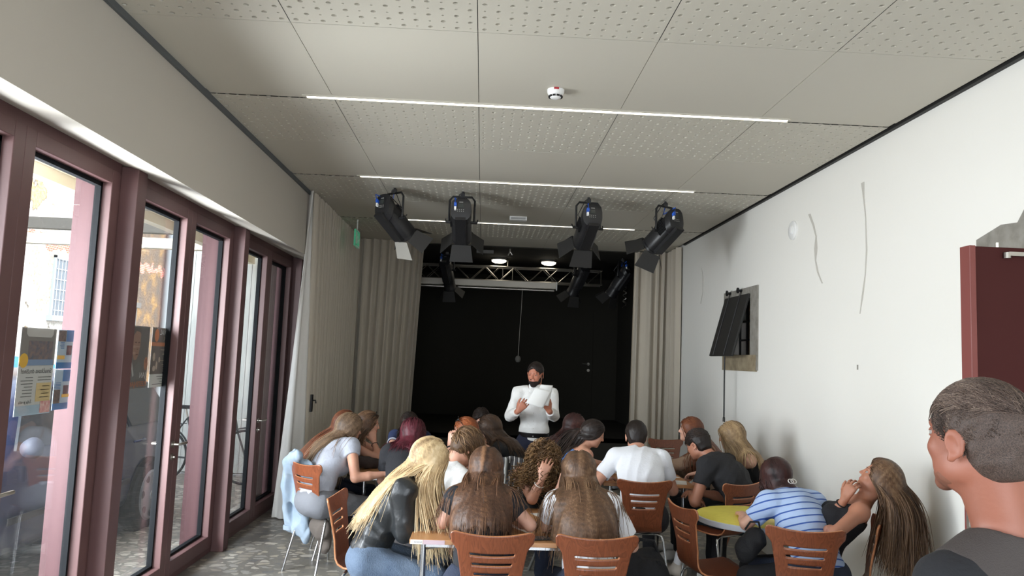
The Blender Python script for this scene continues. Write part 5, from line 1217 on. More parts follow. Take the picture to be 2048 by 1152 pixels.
b = MB(); [b.box((-.555 + k * .006, -.4632, .7245), (-.551 + k * .006, -.4628, .7295 - .001 * (k % 2))) for k in range(7)]; b.build('label_print', mat('label ink', (150, 144, 148), .8), t1)
tA = tbl('group_table', -.98, -.12, 6.15, 7.15, .74, 'beech table at the far left between the long haired girls', 0)
tB = tbl('group_table', 1.02, 1.76, 6.12, 7.25, .74, 'beech table at the far right in front of the man in the white T-shirt', 0)
yt = empty('round_table', (1.80, 4.93, 0), label='small round table with yellow top and pale grey rim beside the wall', cat='table')
M_yel = mat('yellow laminate', (226, 214, 92), .4, noise=(30, (216, 204, 84))); M_rim = mat('grey rim', (186, 190, 196), .5)
b = MB(); b.lathe([(.355, .742), (.352, .744)], 64); b.build('tabletop', M_yel, yt, sm=40)
b = MB(); b.lathe([(.355, .705), (.36, .708), (.361, .738), (.356, .742)], 64); b.build('rim', M_rim, yt, sm=40)
b = MB(); b.tube([(0, 0, .705), (0, 0, .03)], .038, 20); b.build('column', M_alu, yt, sm=60)
b = MB(); b.lathe([(.22, 0), (.22, .012), (.06, .03)], 36); b.build('foot', M_alu, yt, sm=40)
PN = [0]
def sheet(x, y, z, rot, w, h, lab, bend=.0, name='paper_sheet', group='papers on the tables', m=M_paper, poly=None):
    b = MB(); nn = 6
    if poly: b.prism(poly, 0, .0012)
    else: b.grid(lambda u, v: ((u - .5) * w, (v - .5) * h, .001 + bend * (abs(u - .5) * 2) ** 2), nn, nn)
    o = b.build(name, m, sm=None, label=lab, cat='paper', group=group); o.location = (x, y, z); o.rotation_euler = (0, 0, math.radians(rot))
    if not poly: s_ = o.modifiers.new('t', 'SOLIDIFY'); s_.thickness = .0008
    return o
Z = .7405
sheet(.30, 4.42, Z, 30, .21, .28, 'folded white paper corner right of the black T-shirt girl on the near table', poly=[(-.08, -.16), (.13, .08), (-.08, .10)])
sheet(-.13, 4.46, Z, 12, .21, .28, 'white sheet under the blonde girl\'s hand on the near table')
sheet(-.10, 4.72, Z, -20, .2, .2, 'small white paper triangle in front of the boy in white on the near table', poly=[(-.08, .06), (.08, .06), (-.05, -.10)])
sheet(.50, 4.72, Z, 25, .21, .29, 'white sheet under the elbow of the curly haired girl')
sheet(-.62, 6.35, Z, 8, .21, .30, 'white sheet on the far left table by the grey T-shirt girl\'s arm')
sheet(-.80, 6.85, Z, -12, .21, .30, 'white sheet on the far left table near the curtain')
sheet(1.58, 6.27, Z, -14, .30, .21, 'white sheet at the near right corner of the far right table')
sheet(1.60, 6.62, Z, 20, .21, .30, 'white sheet on the far right table before the beige shirt')
sheet(1.30, 6.75, Z, 5, .21, .30, 'white sheet on the far right table in front of the girl in blue')
o = empty('smartphone', (.335, 4.14, Z), math.radians(12), label='dark phone lying near the front edge of the near table', cat='phone')
b = MB(); b.box((-.075, -.036, 0), (.075, .036, .008)); b.build('case', M_blackp, o, bevel=.004); b = MB(); b.box((-.07, -.032, .008), (.07, .032, .0085)); b.build('screen', mat('phone glass', (70, 78, 80), .08), o)
o = empty('glasses', (.445, 4.20, Z), math.radians(30), label='folded dark eyeglasses on the near table right of the phone', cat='glasses')
for sx in (-1, 1):
    b = MB(); b.tube([(sx * .034 + .026 * math.cos(t), .0, .022 + .020 * math.sin(t)) for t in np.linspace(0, 6.28, 17)[:-1]], .002, 6, closed=True); b.build('rim', M_blackp, o, sm=60)
    b = MB(); b.tube([(sx * .060, 0, .03), (sx * .055, .05, .02), (sx * -.02, .06 + sx * .004, .006)], .0018, 5); b.build('temple', M_blackp, o, sm=60)
o = empty('pen', (.47, 4.10, Z), math.radians(5), label='short black pen lying at the front edge of the near table', cat='pen')
b = MB(); b.tube([(-.05, 0, .005), (.05, 0, .005)], .005, 8); b.build('barrel', M_blackp, o, sm=60); b = MB(); b.tube([(.05, 0, .005), (.062, 0, .005)], [.004, .001], 8); b.build('tip', M_alu, o)

# ------------------------------------------------------------ the people
def long_hair(L=.45, n=1200, rad=.0029, **k): return dict(L=L, n=n, rad=rad, **k)
tee = lambda name, rgb, **k: dict(dict(t='tshirt', m=cloth(name, rgb), name='t_shirt'), **k)
jeans = dict(t='pants', m=cloth('blue jeans', (110, 126, 146), .95, (140, .5), noise=(7, (74, 90, 112))), name='jeans')
djeans = dict(t='pants', m=cloth('dark jeans', (44, 52, 70), .95, (140, .5)), name='jeans')
black_tr = dict(t='pants', m=cloth('black trousers', (26, 26, 30)), name='trousers')
HN = dict(h=.0055)
# near table -----------------------------------------------------------------
blonde = person('long haired blonde in black leather jacket and blue jeans, bent over the near table', at(860, 918, 4.42), 88,
    dict(c='blonde', s=[long_hair(.56, 2000, 0.0028, part=0, vol=.020, flow=(-.55, .10, 0), flow2=(.22, -.05, 0), stiff=.62, mass=1.6)]),
    dict(t='jacket', m=mat('black leather', (36, 38, 40), .36, bump=(40, .25), spec=.5), sleeve=1.93, hem=.06, name='leather_jacket', inf=.018, sinf=.024, fold=.008, ff=26, neck=.016), dict(jeans, wide=.022, waist=.09), fyaw=75, fpitch=-32, size=1.0, sk=SKP, seed=3,
    arms=(dict(to=(-.02, 4.62, .765), out=.2, back=(0, 0, 1)), dict(to=at(905, 1040, 4.36), elbow=at(808, 1062, 4.28), dir=(.9, .35, -.25), curl=.6)), **HN)
boy = person('boy in white T-shirt with tousled brown hair, back half turned, at the near table', at(934, 893, 4.98), 35,
    dict(c='boybrown', s=[dict(L=.11, n=1300, rad=.0032, init=(.2, .6, -.1), vol=.020, wave=.10, stiff=.9, hug=.25, clothes=0)], cap=.014), tee('white cotton tee', (226, 226, 226), sleeve=.72, inf=.018, fold=.009), dict(t='pants', m=cloth('grey joggers', (120, 120, 124)), name='trousers'),
    fyaw=60, fpitch=-38, froll=0, leanaz=70, fem=False, size=.98, sk=SK, seed=5, arms=(dict(to=(-.05, 5.2, .76)), dict(to=(.02, 4.80, .765))), **HN)
g10 = person('girl in black T-shirt with long chestnut hair down her back, near table', at(972, 938, 4.36), 4,
    dict(c='chestnut', s=[long_hair(.54, 2200, 0.0025, part=.0, vol=.020, wave=.02, stiff=.70, back=1.0, cen=.2, mass=1.7, tonebias=.10)]), tee('black cotton tee', (28, 29, 34), sleeve=.5, inf=.014, fold=.008), djeans, fyaw=8, fpitch=-28, sk=SKP, seed=7,
    arms=(dict(to=at(905, 1035, 4.42), elbow=(-.18, 4.25, .79), dir=(.3, .9, -.1)), dict(to=(.20, 4.5, .765), elbow=(.30, 4.2, .80))), **HN)
g11 = person('girl with curly dark blonde hair, bowed head propped on one hand', at(1088, 925, 5.02), 196,
    dict(c='curly', s=[dict(L=.34, n=620, rad=.0034, curl=(.011, .035), vol=.035, stiff=.7), dict(L=.18, n=260, rad=.003, curl=(.012, .035), vol=.045, init=(0, .8, .3), stiff=.7)], cap=.012), dict(t='tank', m=cloth('black strap top', (24, 24, 26)), name='tank_top'), djeans, fyaw=205, fpitch=-48, leanaz=180, sk=SK, seed=9,
    arms=(dict(to=(.62, 4.80, .775), elbow=(.62, 4.98, .80)), dict(to=at(1084, 958, 4.86), elbow=at(1073, 1016, 4.82), dir=(.30, .12, .95), back=(-.2, -1, .2), curl=.30, spread=.06)), **HN)
g12 = person('girl in white T-shirt with straight smooth brown hair down her back, near table', at(1157, 945, 4.36), -4,
    dict(c='lightbrown', s=[long_hair(.54, 2600, 0.0024, part=0, vol=.020, stiff=.72, back=1.0, mass=1.7, tonebias=.08)]), tee('bright white tee', (232, 234, 240), sleeve=.75, inf=.02, fold=.009), djeans, fyaw=0, fpitch=-16, sk=SKP, seed=11,
    arms=(dict(to=at(1118, 978, 4.36), elbow=at(1095, 1052, 4.26), dir=(.25, 0, .95), back=(-1, -.2, .1), curl=.5), dict(to=(.85, 4.45, .765))), **HN)
# far left table --------------------------------------------------------------
g1 = person('girl in grey T-shirt with long ash brown hair, at the far left', at(700, 856, 6.36), 45,
    dict(c='ash', s=[long_hair(.52, 1900, 0.0029, part=0, vol=.02, flow=(-.34, -.12, 0), stiff=.66)]), tee('heather grey tee', (168, 172, 184), sleeve=.30, inf=.012, hem=.06), dict(t='pants', m=cloth('grey loose jeans', (116, 118, 124)), name='trousers'), fyaw=62, fpitch=-12, leanaz=25, sk=SK, wide=1.08, seed=13, size=1.03, h=.006,
    arms=(None, dict(to=at(770, 948, 6.05), out=.5)))
g2b = person('girl with long auburn hair, mostly hidden behind the grey T-shirt girl', at(693, 850, 6.45), 75,
    dict(c='auburn', s=[long_hair(.54, 1200, 0.0033, part=0, vol=.02, flow=(-.55, -.05, 0), stiff=.6)]), dict(t='j', m=cloth('brown jersey', (58, 48, 46)), sleeve=1.9, name='sweater'), black_tr, fpitch=-5, sk=SKP, seed=15, h=.007, arms=(dict(to=(-.86, 6.75, .765)), dict(to=(-.80, 6.5, .765))))
g2 = person('girl in profile resting her chin on her hand, sunglasses pushed up in dark blonde hair', at(737, 848, 6.75), 88,
    dict(c='lightbrown', s=[long_hair(.38, 1000, 0.0030, part=0, vol=.012, init=(.0, -1, -.2), flow=(-.1, 0, 0), stiff=.66)]), dict(t='tank', m=cloth('pale strap top', (150, 140, 130)), name='tank_top'), djeans, fyaw=80, fpitch=-6, sk=SK, seed=17, h=.006,
    arms=(dict(to=(-.62, 6.98, .765)), dict(to=at(748, 884, 6.68), elbow=at(768, 925, 6.55), dir=(-.25, .1, 1), back=(.4, -.9, 0), curl=.9)))
g3 = person('dark haired person in navy polo with pale sleeve bands, behind the burgundy hair', at(818, 848, 7.35), 180,
    dict(c='dark', s=[long_hair(.28, 900, 0.0030, part=.0, vol=.012)]), dict(t='polo', m=cloth('navy polo', (36, 48, 82)), sleeve=.5, name='polo_shirt'), djeans, fyaw=180, fpitch=-20, sk=SKP, seed=19, h=.006, arms=(dict(to=(-.5, 7.0, .765)), dict(to=(-.80, 7.02, .765))))
g4 = person('person with burgundy red bob and black T-shirt, back to the viewer', at(826, 868, 6.25), 5,
    dict(c='burgundy', s=[long_hair(.24, 1600, 0.0029, part=0, vol=.03, wave=.02, stiff=.8)], cap=.014), tee('black jersey tee', (32, 33, 38), sleeve=.6, inf=.018), black_tr, fpitch=-18, sk=SKP, seed=21, wide=1.05, h=.006, face=False, arms=(dict(to=(-.66, 6.4, .765)), dict(to=(-.36, 6.4, .765))))
g5 = person('ginger haired person in profile, dark sunglasses on the head, chin in hand', at(930, 862, 6.30), -92,
    dict(c='ginger', s=[dict(L=.16, n=800, rad=.0036, init=(0, -1, .1), vol=.010, knot=((0, -.11, -.01), .05, .3))], cap=.012), dict(t='tank', m=cloth('black strap top', (24, 24, 26)), name='tank_top'), black_tr, fpitch=-8, sk=SKP, seed=23, h=.006,
    arms=(dict(to=at(900, 888, 6.22), elbow=at(902, 922, 6.12), dir=(.15, 0, 1), back=(-.5, -.8, 0), curl=1.1), None))
g7 = person('girl with long dark brown hair facing left, between the redhead and the standing man', at(978, 858, 6.72), -70,
    dict(c='brown', s=[long_hair(.40, 1600, 0.0028, part=0, vol=.022, wave=.05, flow=(.22, 0, 0), stiff=.7)]), dict(t='j', m=cloth('charcoal top', (38, 38, 40)), sleeve=.6, name='top'), black_tr, fyaw=-95, fpitch=-26, sk=SKP, seed=25, h=.006, arms=(dict(to=(-.2, 6.6, .765)), dict(to=(-.2, 6.85, .765))))
g6 = person('dark haired person, only the top of the head showing left of the standing man', at(962, 838, 7.75), 185,
    dict(c='dark', s=[long_hair(.22, 900, 0.0030, part=0, vol=.012)]), tee('black tee plain', (28, 28, 30)), black_tr, fyaw=185, fpitch=-30, sk=SKP, seed=27, h=.007, arms=(dict(to=(-.2, 7.3, .74)), dict(to=(.15, 7.3, .74))))
# far right table -------------------------------------------------------------
g13 = person('girl with very long dark hair, left of the girl in the blue tank top', at(1150, 852, 7.00), 70,
    dict(c='reddark', s=[long_hair(.56, 1400, 0.0030, part=0, vol=.014, flow=(-.30, -.15, 0), stiff=.66)]), dict(t='tank', m=cloth('grey strap top', (110, 112, 120)), name='tank_top'), djeans, fpitch=-15, sk=SKP, seed=29, h=.006, arms=(dict(to=(1.15, 7.1, .765)), dict(to=(1.15, 6.8, .765))))
g14 = person('girl in blue tank top with low dark ponytail, looking down in profile', at(1187, 866, 6.32), 72,
    dict(c='dark', s=[dict(L=.50, n=700, rad=.004, init=(0, -1, -.25), vol=.006, knot=((0, -.125, -.01), .05, .16), flow=(-.6, -.05, 0), stiff=.6)], cap=.009), dict(t='tank', m=cloth('cornflower tank', (84, 128, 196)), name='tank_top', cut=.185), djeans, fyaw=98, fpitch=-22, sk=SK, seed=31, h=.0055,
    arms=(dict(to=(1.30, 6.62, .765)), dict(to=at(1205, 955, 6.05), elbow=None, out=.6)))
g15 = person('broad man in white T-shirt with short black hair, back to the viewer', at(1272, 872, 6.18), 2,
    dict(c='dark', s=[dict(L=.035, n=1200, rad=.0022, init=(.1, .5, -.3), vol=.006, stiff=.95, hug=.4, clothes=0)], cap=.012), tee('crisp white tee', (228, 230, 236), sleeve=.62, inf=.014, fold=.008), black_tr, fyaw=6, fpitch=-12, fem=False, size=1.04, wide=1.06, sk=SK, seed=33, h=.0055, face=False,
    arms=(dict(to=(1.02, 6.2, .765), out=.7), dict(to=(1.45, 6.28, .765), out=.6)))
g16 = person('boy in black T-shirt and dark shorts leaning forward, white socks and pale trainers', at(1396, 888, 6.16), -48,
    dict(c='dark', s=[dict(L=.055, n=1300, rad=.0028, init=(0, .8, .1), vol=.014, stiff=.95, hug=.35, clothes=0, zmin=.1)], cap=.009), tee('faded black tee', (34, 34, 37), sleeve=.52, inf=.018, fold=.008), dict(t='shorts', m=cloth('dark teal shorts', (40, 54, 66)), name='shorts', shoe=mat('pale trainer', (176, 166, 154), .8)), fyaw=-40, fpitch=-22, leanaz=-46, fem=False, size=1.03, wide=1.0, sk=SKT, seed=35, h=.0055, legyaw=-25, spread=22,
    legs=dict(ank=[(1.66, 6.22, .09), (2.04, 6.40, .09)]), arms=(dict(to=at(1382, 988, 5.98), elbow=at(1390, 1004, 5.88), dir=(.5, .3, -.3)), dict(to=at(1400, 985, 6.1), out=.3)), hipz=.55)
g17 = person('girl with long brown hair in a beige shirt, looking left across the far right table', at(1380, 860, 6.85), -82,
    dict(c='auburn', s=[long_hair(.50, 1500, 0.0030, part=0, vol=.018, flow=(.18, -.1, 0), wave=.03)]), dict(t='shirt', m=cloth('beige shirt', (146, 122, 102)), sleeve=1.8, name='shirt', inf=.02, fold=.008), black_tr, fyaw=-72, fpitch=4, sk=SKP, seed=37, h=.0055, arms=(dict(to=(1.62, 6.95, .765)), dict(to=at(1345, 935, 6.95), elbow=None)))
g18 = person('girl with wavy blonde hair and a black off shoulder top, by the right wall', at(1462, 872, 6.28), -84,
    dict(c='dirty', s=[long_hair(.34, 1800, 0.0028, part=0, vol=.022, wave=.07, stiff=.72)]), dict(t='off', m=cloth('black top', (24, 24, 27)), name='top', cut=.17), black_tr, fyaw=-68, fpitch=-10, sk=SKP, seed=39, h=.0055, arms=(dict(to=(1.80, 6.5, .765)), dict(to=(1.8, 6.35, .70))))
# by the right wall -----------------------------------------------------------
M_str = cloth('striped cotton', (168, 192, 232)); n, l, p = nodes_of(M_str)
a_ = n.new('ShaderNodeAttribute'); a_.attribute_name = 'tone'; q1 = n.new('ShaderNodeMath'); q1.operation = 'MULTIPLY'; q1.inputs[1].default_value = 1 / .042; l.new(a_.outputs['Fac'], q1.inputs[0])
q2 = n.new('ShaderNodeMath'); q2.operation = 'FRACT'; l.new(q1.outputs[0], q2.inputs[0]); q3 = n.new('ShaderNodeMath'); q3.operation = 'LESS_THAN'; q3.inputs[1].default_value = .20; l.new(q2.outputs[0], q3.inputs[0])
q4 = n.new('ShaderNodeMixRGB'); q4.inputs[1].default_value = lin((176, 198, 234)) + (1,); q4.inputs[2].default_value = lin((58, 92, 168)) + (1,); l.new(q3.outputs[0], q4.inputs[0]); l.new(q4.outputs[0], p.inputs['Base Color'])
g19 = person('girl in blue striped T-shirt, dark hair tied with a white bow', at(1551, 952, 4.74), -12,
    dict(c='reddark', s=[dict(L=.17, n=1500, rad=.003, init=(0, -.7, -.7), vol=.010, knot=((0, -.10, -.075), .06, .3))], cap=.012), dict(t='tee', m=M_str, sleeve=.72, inf=.018, fold=.008, ff=16, name='striped_t_shirt', hem=.05), dict(djeans, waist=.05), fyaw=-22, fpitch=-14, sk=SKP, seed=41, face=True, wide=1.05, h=.0055,
    arms=(dict(to=(1.72, 4.92, .775), elbow=at(1492, 1048, 4.60)), dict(to=(1.95, 4.75, .78), out=.5)))
g20 = person('girl in black tank top leaning back with raised chin, by the right wall', at(1757, 958, 4.36), -68,
    dict(c='lightbrown', s=[long_hair(.52, 3000, 0.0024, part=0, vol=.022, wave=.02, init=(0, -1, .1), flow=(-.12, 0, 0), stiff=.62, back=.5, cen=.5, tonebias=-.10)], cap=.009), dict(t='tank', m=cloth('black ribbed tank', (26, 26, 30)), name='tank_top', cut=.16), black_tr, fyaw=-64, fpitch=33, leanaz=112, sk=SKT, seed=43, h=.0045, hipz=.53, wide=1.02,
    arms=(dict(to=at(1645, 1056, 4.46), elbow=at(1672, 1066, 4.16), dir=(-.3, .9, .1), curl=.6), dict(to=at(1688, 1000, 4.34), elbow=at(1657, 1048, 4.46), dir=(.45, -.1, .9), back=(-.7, -.6, .3), curl=.55, spread=.04)))
# standing man ------------------------------------------------------------------
man = person('bearded man in a white dress shirt and navy trousers standing and reading from papers', at(1071, 747, 7.55), 188,
    dict(c='dark', s=[dict(L=.018, n=900, rad=.0018, init=(0, .6, .2), vol=.003, stiff=.95, hug=.6, clothes=0, zmin=.1)], cap=.006), dict(t='shirt', m=cloth('white dress shirt', (230, 230, 228)), sleeve=1.88, inf=.012, fold=.006, name='dress_shirt', hem=.04), dict(t='pants', m=cloth('navy trousers', (28, 32, 52)), waist=.11, name='trousers', shoe=mat('black shoe', (20, 20, 22), .4)), fyaw=203, fpitch=-10, fem=False, size=.97, sk=SKR, seed=45,
    stand=True, hipz=.90, lean=3, h=.0045, arms=(dict(to=at(1098, 822, 7.26), elbow=at(1108, 832, 7.52), dir=(-.3, -.3, .55), back=(.3, -.8, -.3), curl=1.0, thumb=.01), dict(to=at(1037, 822, 7.26), elbow=at(1020, 832, 7.52), dir=(.45, -.2, .55), back=(-.3, -.8, -.3), curl=.7)))
# man in the foreground ----------------------------------------------------------
fm = person('man with short greying hair in the right foreground, dark vest over black T-shirt', at(1957, 874, 1.62), -12,
    dict(c='grey', s=[dict(L=.014, n=9000, rad=.0008, init=(0, -.5, -.8), vol=.0035, stiff=.97, zmin=-.75, hug=.5, clothes=0), dict(L=.055, n=4500, rad=.0011, init=(0, 1, .2), vol=.010, stiff=.97, zmin=.35, hug=.5, clothes=0)], cap=.0015), tee('black foreground tee', (27, 28, 32), sleeve=.7, inf=.014, fold=.003, neck=.008), black_tr, fyaw=-17, fpitch=2, fem=False, size=1.06, sk=SKF, seed=47, stand=True, hipz=.98, lean=15, leanaz=-72, h=.0042, necklen=.205, wide=.98, arms=(dict(to=(.86, 1.65, 1.02)), dict(to=(1.35, 1.55, 1.0))))

# ------------------------------------------------------------ chairs in place
chair(.09, 4.02, 0, 'chair in the near row behind the girl in the black T-shirt with long hair')
chair(.60, 4.02, -2, 'chair in the near row behind the girl in the white T-shirt with straight hair')
chair(1.24, 5.84, 0, 'broad chair behind the man in the white T-shirt')
chair(1.85, 4.33, 15, 'chair at the lower right behind the striped T-shirt')
chair(1.88, 5.84, -28, 'chair between the yellow round table and the boy in the black T-shirt')
chair(-1.17, 6.10, 42, 'chair at the far left with a pale blue denim jacket hung on it')
chair(-.61, 4.66, 95, 'chair at the left seen side on behind the blonde in the leather jacket')
chair(1.50, 4.74, 80, 'empty chair turned to the yellow table, beside the black bags')
chair(2.17, 8.50, 178, 'empty chair in front of the far right curtain')
chair(2.13, 4.50, -66, 'chair by the right wall carrying the girl who leans back')
chair(-1.14, 6.62, 75, 'chair near the side curtain behind the auburn hair')

# ------------------------------------------------------------ worn and held things, bags, garments
def part(name, prims, h, m, p, disp=None, it=1): return sdf_obj(name, prims, h, m, p['root'], p['off'], disp, it)
def shades(p, y=.068, z=.092, tilt=35):
    X, H = p['X'], p['H']; b = MB(); A_ = H @ np.array(RX(tilt)); c0 = X(0, y, z)
    for g in (-1, 1):
        pts = [c0 + A_ @ V3(g * .034 + .027 * math.cos(t), .012 - .010 * abs(math.cos(t)), .019 * math.sin(t)) - p['off'] for t in np.linspace(0, 6.28, 17)[:-1]]
        b.add(pts, [tuple(range(16))]); b.tube(pts, .0028, 6, closed=True); b.tube([c0 + A_ @ V3(g * .06, .004, .006) - p['off'], X(g * .085, .01, z * .55) - p['off'], X(g * .083, -.035, z * .1) - p['off']], .0026, 6)
    b.build('sunglasses', mat('black acetate', (18, 18, 20), .15), p['root'], sm=60)
shades(g2, .060, .100); shades(g5, .050, .110)
gold = mat('thin gold', (200, 170, 110), .3, 1); blk = mat('black hair tie', (20, 20, 22), .7)
def wrist(p, g, m, r=.030, th=.003, back=.03, name='bracelet'):
    S0, E_, T, fd = p['W'][g]; ring(name, p, T - fd * back, fd, r * p['s'], th, m)
wrist(g11, 1, mat('pearl beads', (226, 216, 206), .4), .032, .0035, .045); wrist(g20, 1, blk, .031, .004, .03); wrist(g12, 0, blk, .031, .003, .03); wrist(g2, 1, blk, .030, .003, .03); wrist(g5, 0, blk, .031, .006, .04, 'wristwatch')
# white bow of the girl in stripes
X = g19['X']; b = MB()
for g in (-1, 1):
    pts = [X(.01 + g * (.012 + .022 * math.sin(t)), -.135 - .006 * math.cos(t), -.062 + .030 * (1 - math.cos(t)) * .5) - g19['off'] for t in np.linspace(0, math.pi * 2, 13)[:-1]]; b.tube(pts, .003, 6, closed=True)
    b.tube([X(.01, -.135, -.062) - g19['off'], X(.01 + g * .028, -.14, -.085) - g19['off'], X(.01 + g * .045, -.13, -.092) - g19['off']], .003, 6)
b.build('hair_bow', mat('white ribbon', (230, 226, 218), .7), g19['root'], sm=60)
# scrunchie of the girl in blue
ring('hair_tie', g14, g14['X'](0, -.118, -.012), g14['H'] @ V3(0, 1, .1), .020, .008, mat('brown scrunchie', (84, 56, 48), .9))
ring('hair_pin', g5, g5['X'](.03, -.10, .05), g5['H'] @ V3(0, 1, .3), .008, .004, gold)
# earrings
for p, g in ((g19, -1), (g14, 1)): b = MB(); b.lathe([(.001, .005), (.005, 0), (.001, -.005)], 8, tuple(p['X'](g * .082, -.004, -.048) - p['off'])); b.build('earring', gold, p['root'], sm=60)
# red top and bare waist under the leather jacket; jeans belt loop patch
t1 = blonde['t1']; P0 = blonde['P0']
part('red_top', [infl(x, .007, clip=[(-t1, P0 + t1 * .100)]) for x in blonde['torso'][:2]], .005, cloth('red knit', (150, 22, 36)), blonde)
# navy polo bands
for g in (0, 1):
    S0, E_, T, fd = g3['W'][g]; n_ = nrm(E_ - S0)
    for k in (.44, .50): ring('sleeve_band', g3, S0 + (E_ - S0) * k, n_, .051, .004, mat('pale band', (186, 192, 206), .9))
# standing man: belt, collar, placket, beard
p = man; t1 = p['t1']; P0 = p['P0']; X = p['X']
part('belt', [infl(p['torso'][0], .020, clip=[(t1, P0 + t1 * .115), (-t1, P0 + t1 * .080)]), infl(p['torso'][1], .017, clip=[(t1, P0 + t1 * .115), (-t1, P0 + t1 * .080)])], .004, mat('black belt', (16, 16, 18), .35), p)
part('collar', [cap(p['NB'] - p['t3'] * .01, X(0, -.012, -.085), .074, .066, .01, clip=[(V3(0, 0, 1), p['NB'] + V3(0, 0, .055))]), cap(p['NB'] + p['t3'] * .03, X(0, .0, -.07), .058, .056, .004, sub=True)] + [ell(p['NB'] + p['B'] @ V3(g * .034, .072, -.006), V3(.026, .006, .026), p['B'] @ np.array(RY(g * 25)), .01) for g in (-1, 1)], .0035, MATS['white dress shirt'], p)
b = MB()
for k in range(6):
    c_ = p['P2'] + p['F3'] @ V3(0, .140 - .004 * abs(k - 3), .12 - k * .075); b.lathe([(.005, 0), (.005, .003)], 8, tuple(c_ - p['off']), Matrix(p['B'].tolist()) @ RX(-90))
b.build('buttons', mat('shirt button', (200, 198, 190), .4), p['root'])
hs = p['hs']; H = p['H']
part('beard', [ell(X(0, .038, -.080), V3(.056, .054, .040) * hs, H, .015), ell(X(0, .074, -.104), V3(.032, .024, .026) * hs, H, .015), cap(X(-.022, .089, -.045), X(.022, .089, -.045), .007 * hs, k=.006), ell(X(-.050, .028, -.060), V3(.016, .032, .034) * hs, H, .012), ell(X(.050, .028, -.060), V3(.016, .032, .034) * hs, H, .012),
    ell(X(0, .108, -.058), V3(.020, .022, .0075) * hs, H, .004, sub=True), ell(X(0, .10, -.012), V3(.052, .06, .034) * hs, H, .012, sub=True)], .003, mat('dark beard', (40, 26, 22), .95, bump=(500, 1.0)), p, folds(3, .002, 200))
# papers in his hands
def held(name, c, lab):
    c = [np.array(q) for q in c]; b = MB(); mid = sum(c) / 4
    def f(u, v): q = (c[0] * (1 - u) + c[3] * u) * (1 - v) + (c[1] * (1 - u) + c[2] * u) * v - mid; q[1] -= .018 * math.sin(math.pi * u) ; return tuple(q)
    b.grid(f, 10, 10); o = b.build(name, M_paper, sm=80, label=lab, cat='paper', group='papers held by the standing man'); o.location = mid; s_ = o.modifiers.new('t', 'SOLIDIFY'); s_.thickness = .0008
held('paper_sheet', [at(1052, 806, 7.16), at(1071, 775, 7.20), at(1103, 783, 7.22), at(1086, 817, 7.18)], 'front white sheet held by the standing man, drooping at its left corner')
held('paper_sheet', [at(1064, 806, 7.20), at(1082, 769, 7.25), at(1106, 771, 7.27), at(1097, 812, 7.22)], 'rear white sheet held by the standing man, its corner showing at his shoulder')
# foreground man: vest with piping, stubble
p = fm; vm = cloth('charcoal vest', (66, 60, 58), .85, bump=(300, .3)); F3 = p['F3']
vest = [infl(x, .024, clip=[(-p['t1'], p['P0'] - p['t1'] * .05)]) for x in p['torso'][:4]] + [infl(x, .021) for x in p['torso'][4:] if x['t'] == 'c'] + [infl(cap(p['NB'] + p['t3'] * .02, p['NB'] + p['t3'] * .15, .075, .085, .01), 0) | dict(sub=True)]
for g in (0, 1): vest.append(ell(p['SH'][g] + F3 @ V3((-1, 1)[g] * .035, 0, -.03), V3(.060, .12, .14), F3, .01, sub=True))
part('vest', vest, .0042, vm, p, folds(4, .003, 18))
part('stubble', [ell(p['X'](-.043, .022, -.065), V3(.014, .034, .030) * p['hs'], p['H'], .012), ell(p['X'](0, .040, -.082), V3(.049, .047, .033) * p['hs'], p['H'], .015), ell(p['X'](0, .074, -.104), V3(.022, .018, .018) * p['hs'], p['H'], .012)], .003, skin('stubbled skin', (128, 82, 64)), p)
# logos on the boy's socks and bags around the tables
An, Kn, fdv = g16['K'][1][2], g16['K'][1][1], g16['K'][1][3]; c_ = V3(An[0], An[1], .155) - g16['off']; b = MB(); sw_ = [(-.020, .002), (-.016, .010), (-.012, .002), (.022, .012), (-.010, -.005)]
b.prism(sw_, -.0005, .0008, R=RX(90), at=(c_[0] - .004, c_[1] - .0475, c_[2])); b.build('sock_logo', M_blackp, g16['root'])
def blob(name, prims, h, m, loc, lab, cat, dsp, group=None, it=2):
    off = np.array(loc, float); r_ = empty(name, tuple(loc), label=lab, cat=cat, group=group); return sdf_obj('fabric', prims, h, m, r_, off, dsp, it), r_
M_bag = cloth('black bag cloth', (22, 22, 25), .8, bump=(120, .4))
def L(x, y, z): return V3(x, y, z)
o, r_ = blob('backpack', [ell(L(1.13, 5.05, .24), (.17, .13, .26), k=.05), ell(L(1.24, 4.98, .16), (.14, .12, .17), k=.05), ell(L(1.02, 5.02, .30), (.10, .10, .20), k=.05), ell(L(1.16, 4.93, .34), (.10, .06, .12), k=.04)], .007, M_bag, (1.13, 5.05, 0), 'pile of a black backpack and jacket on the floor between the chairs right of centre', 'bag', folds(8, .016, 16))
b = MB(); b.tube([(-.08, -.02, .50), (-.05, -.05, .56), (.04, -.05, .55), (.08, -.02, .47)], .012, 8); b.tube([(.05, -.14, .45), (.12, -.16, .30), (.10, -.14, .12)], .013, 8); b.build('strap', M_bag, r_, sm=60)
o, r_ = blob('handbag', [ell(at(1512, 1078, 4.52), (.060, .07, .065), k=.05), ell(at(1492, 1100, 4.55), (.06, .07, .08), k=.05)], .006, M_bag, tuple(at(1500, 1100, 4.54)), 'soft black bag on the lap of the girl in stripes, under the yellow table edge', 'bag', folds(9, .010, 26))
b = MB(); b.tube([(-.03, 0, .12), (-.01, -.03, .17), (.04, -.03, .17), (.06, 0, .12)], .006, 8); b.build('strap', M_bag, r_, sm=60)
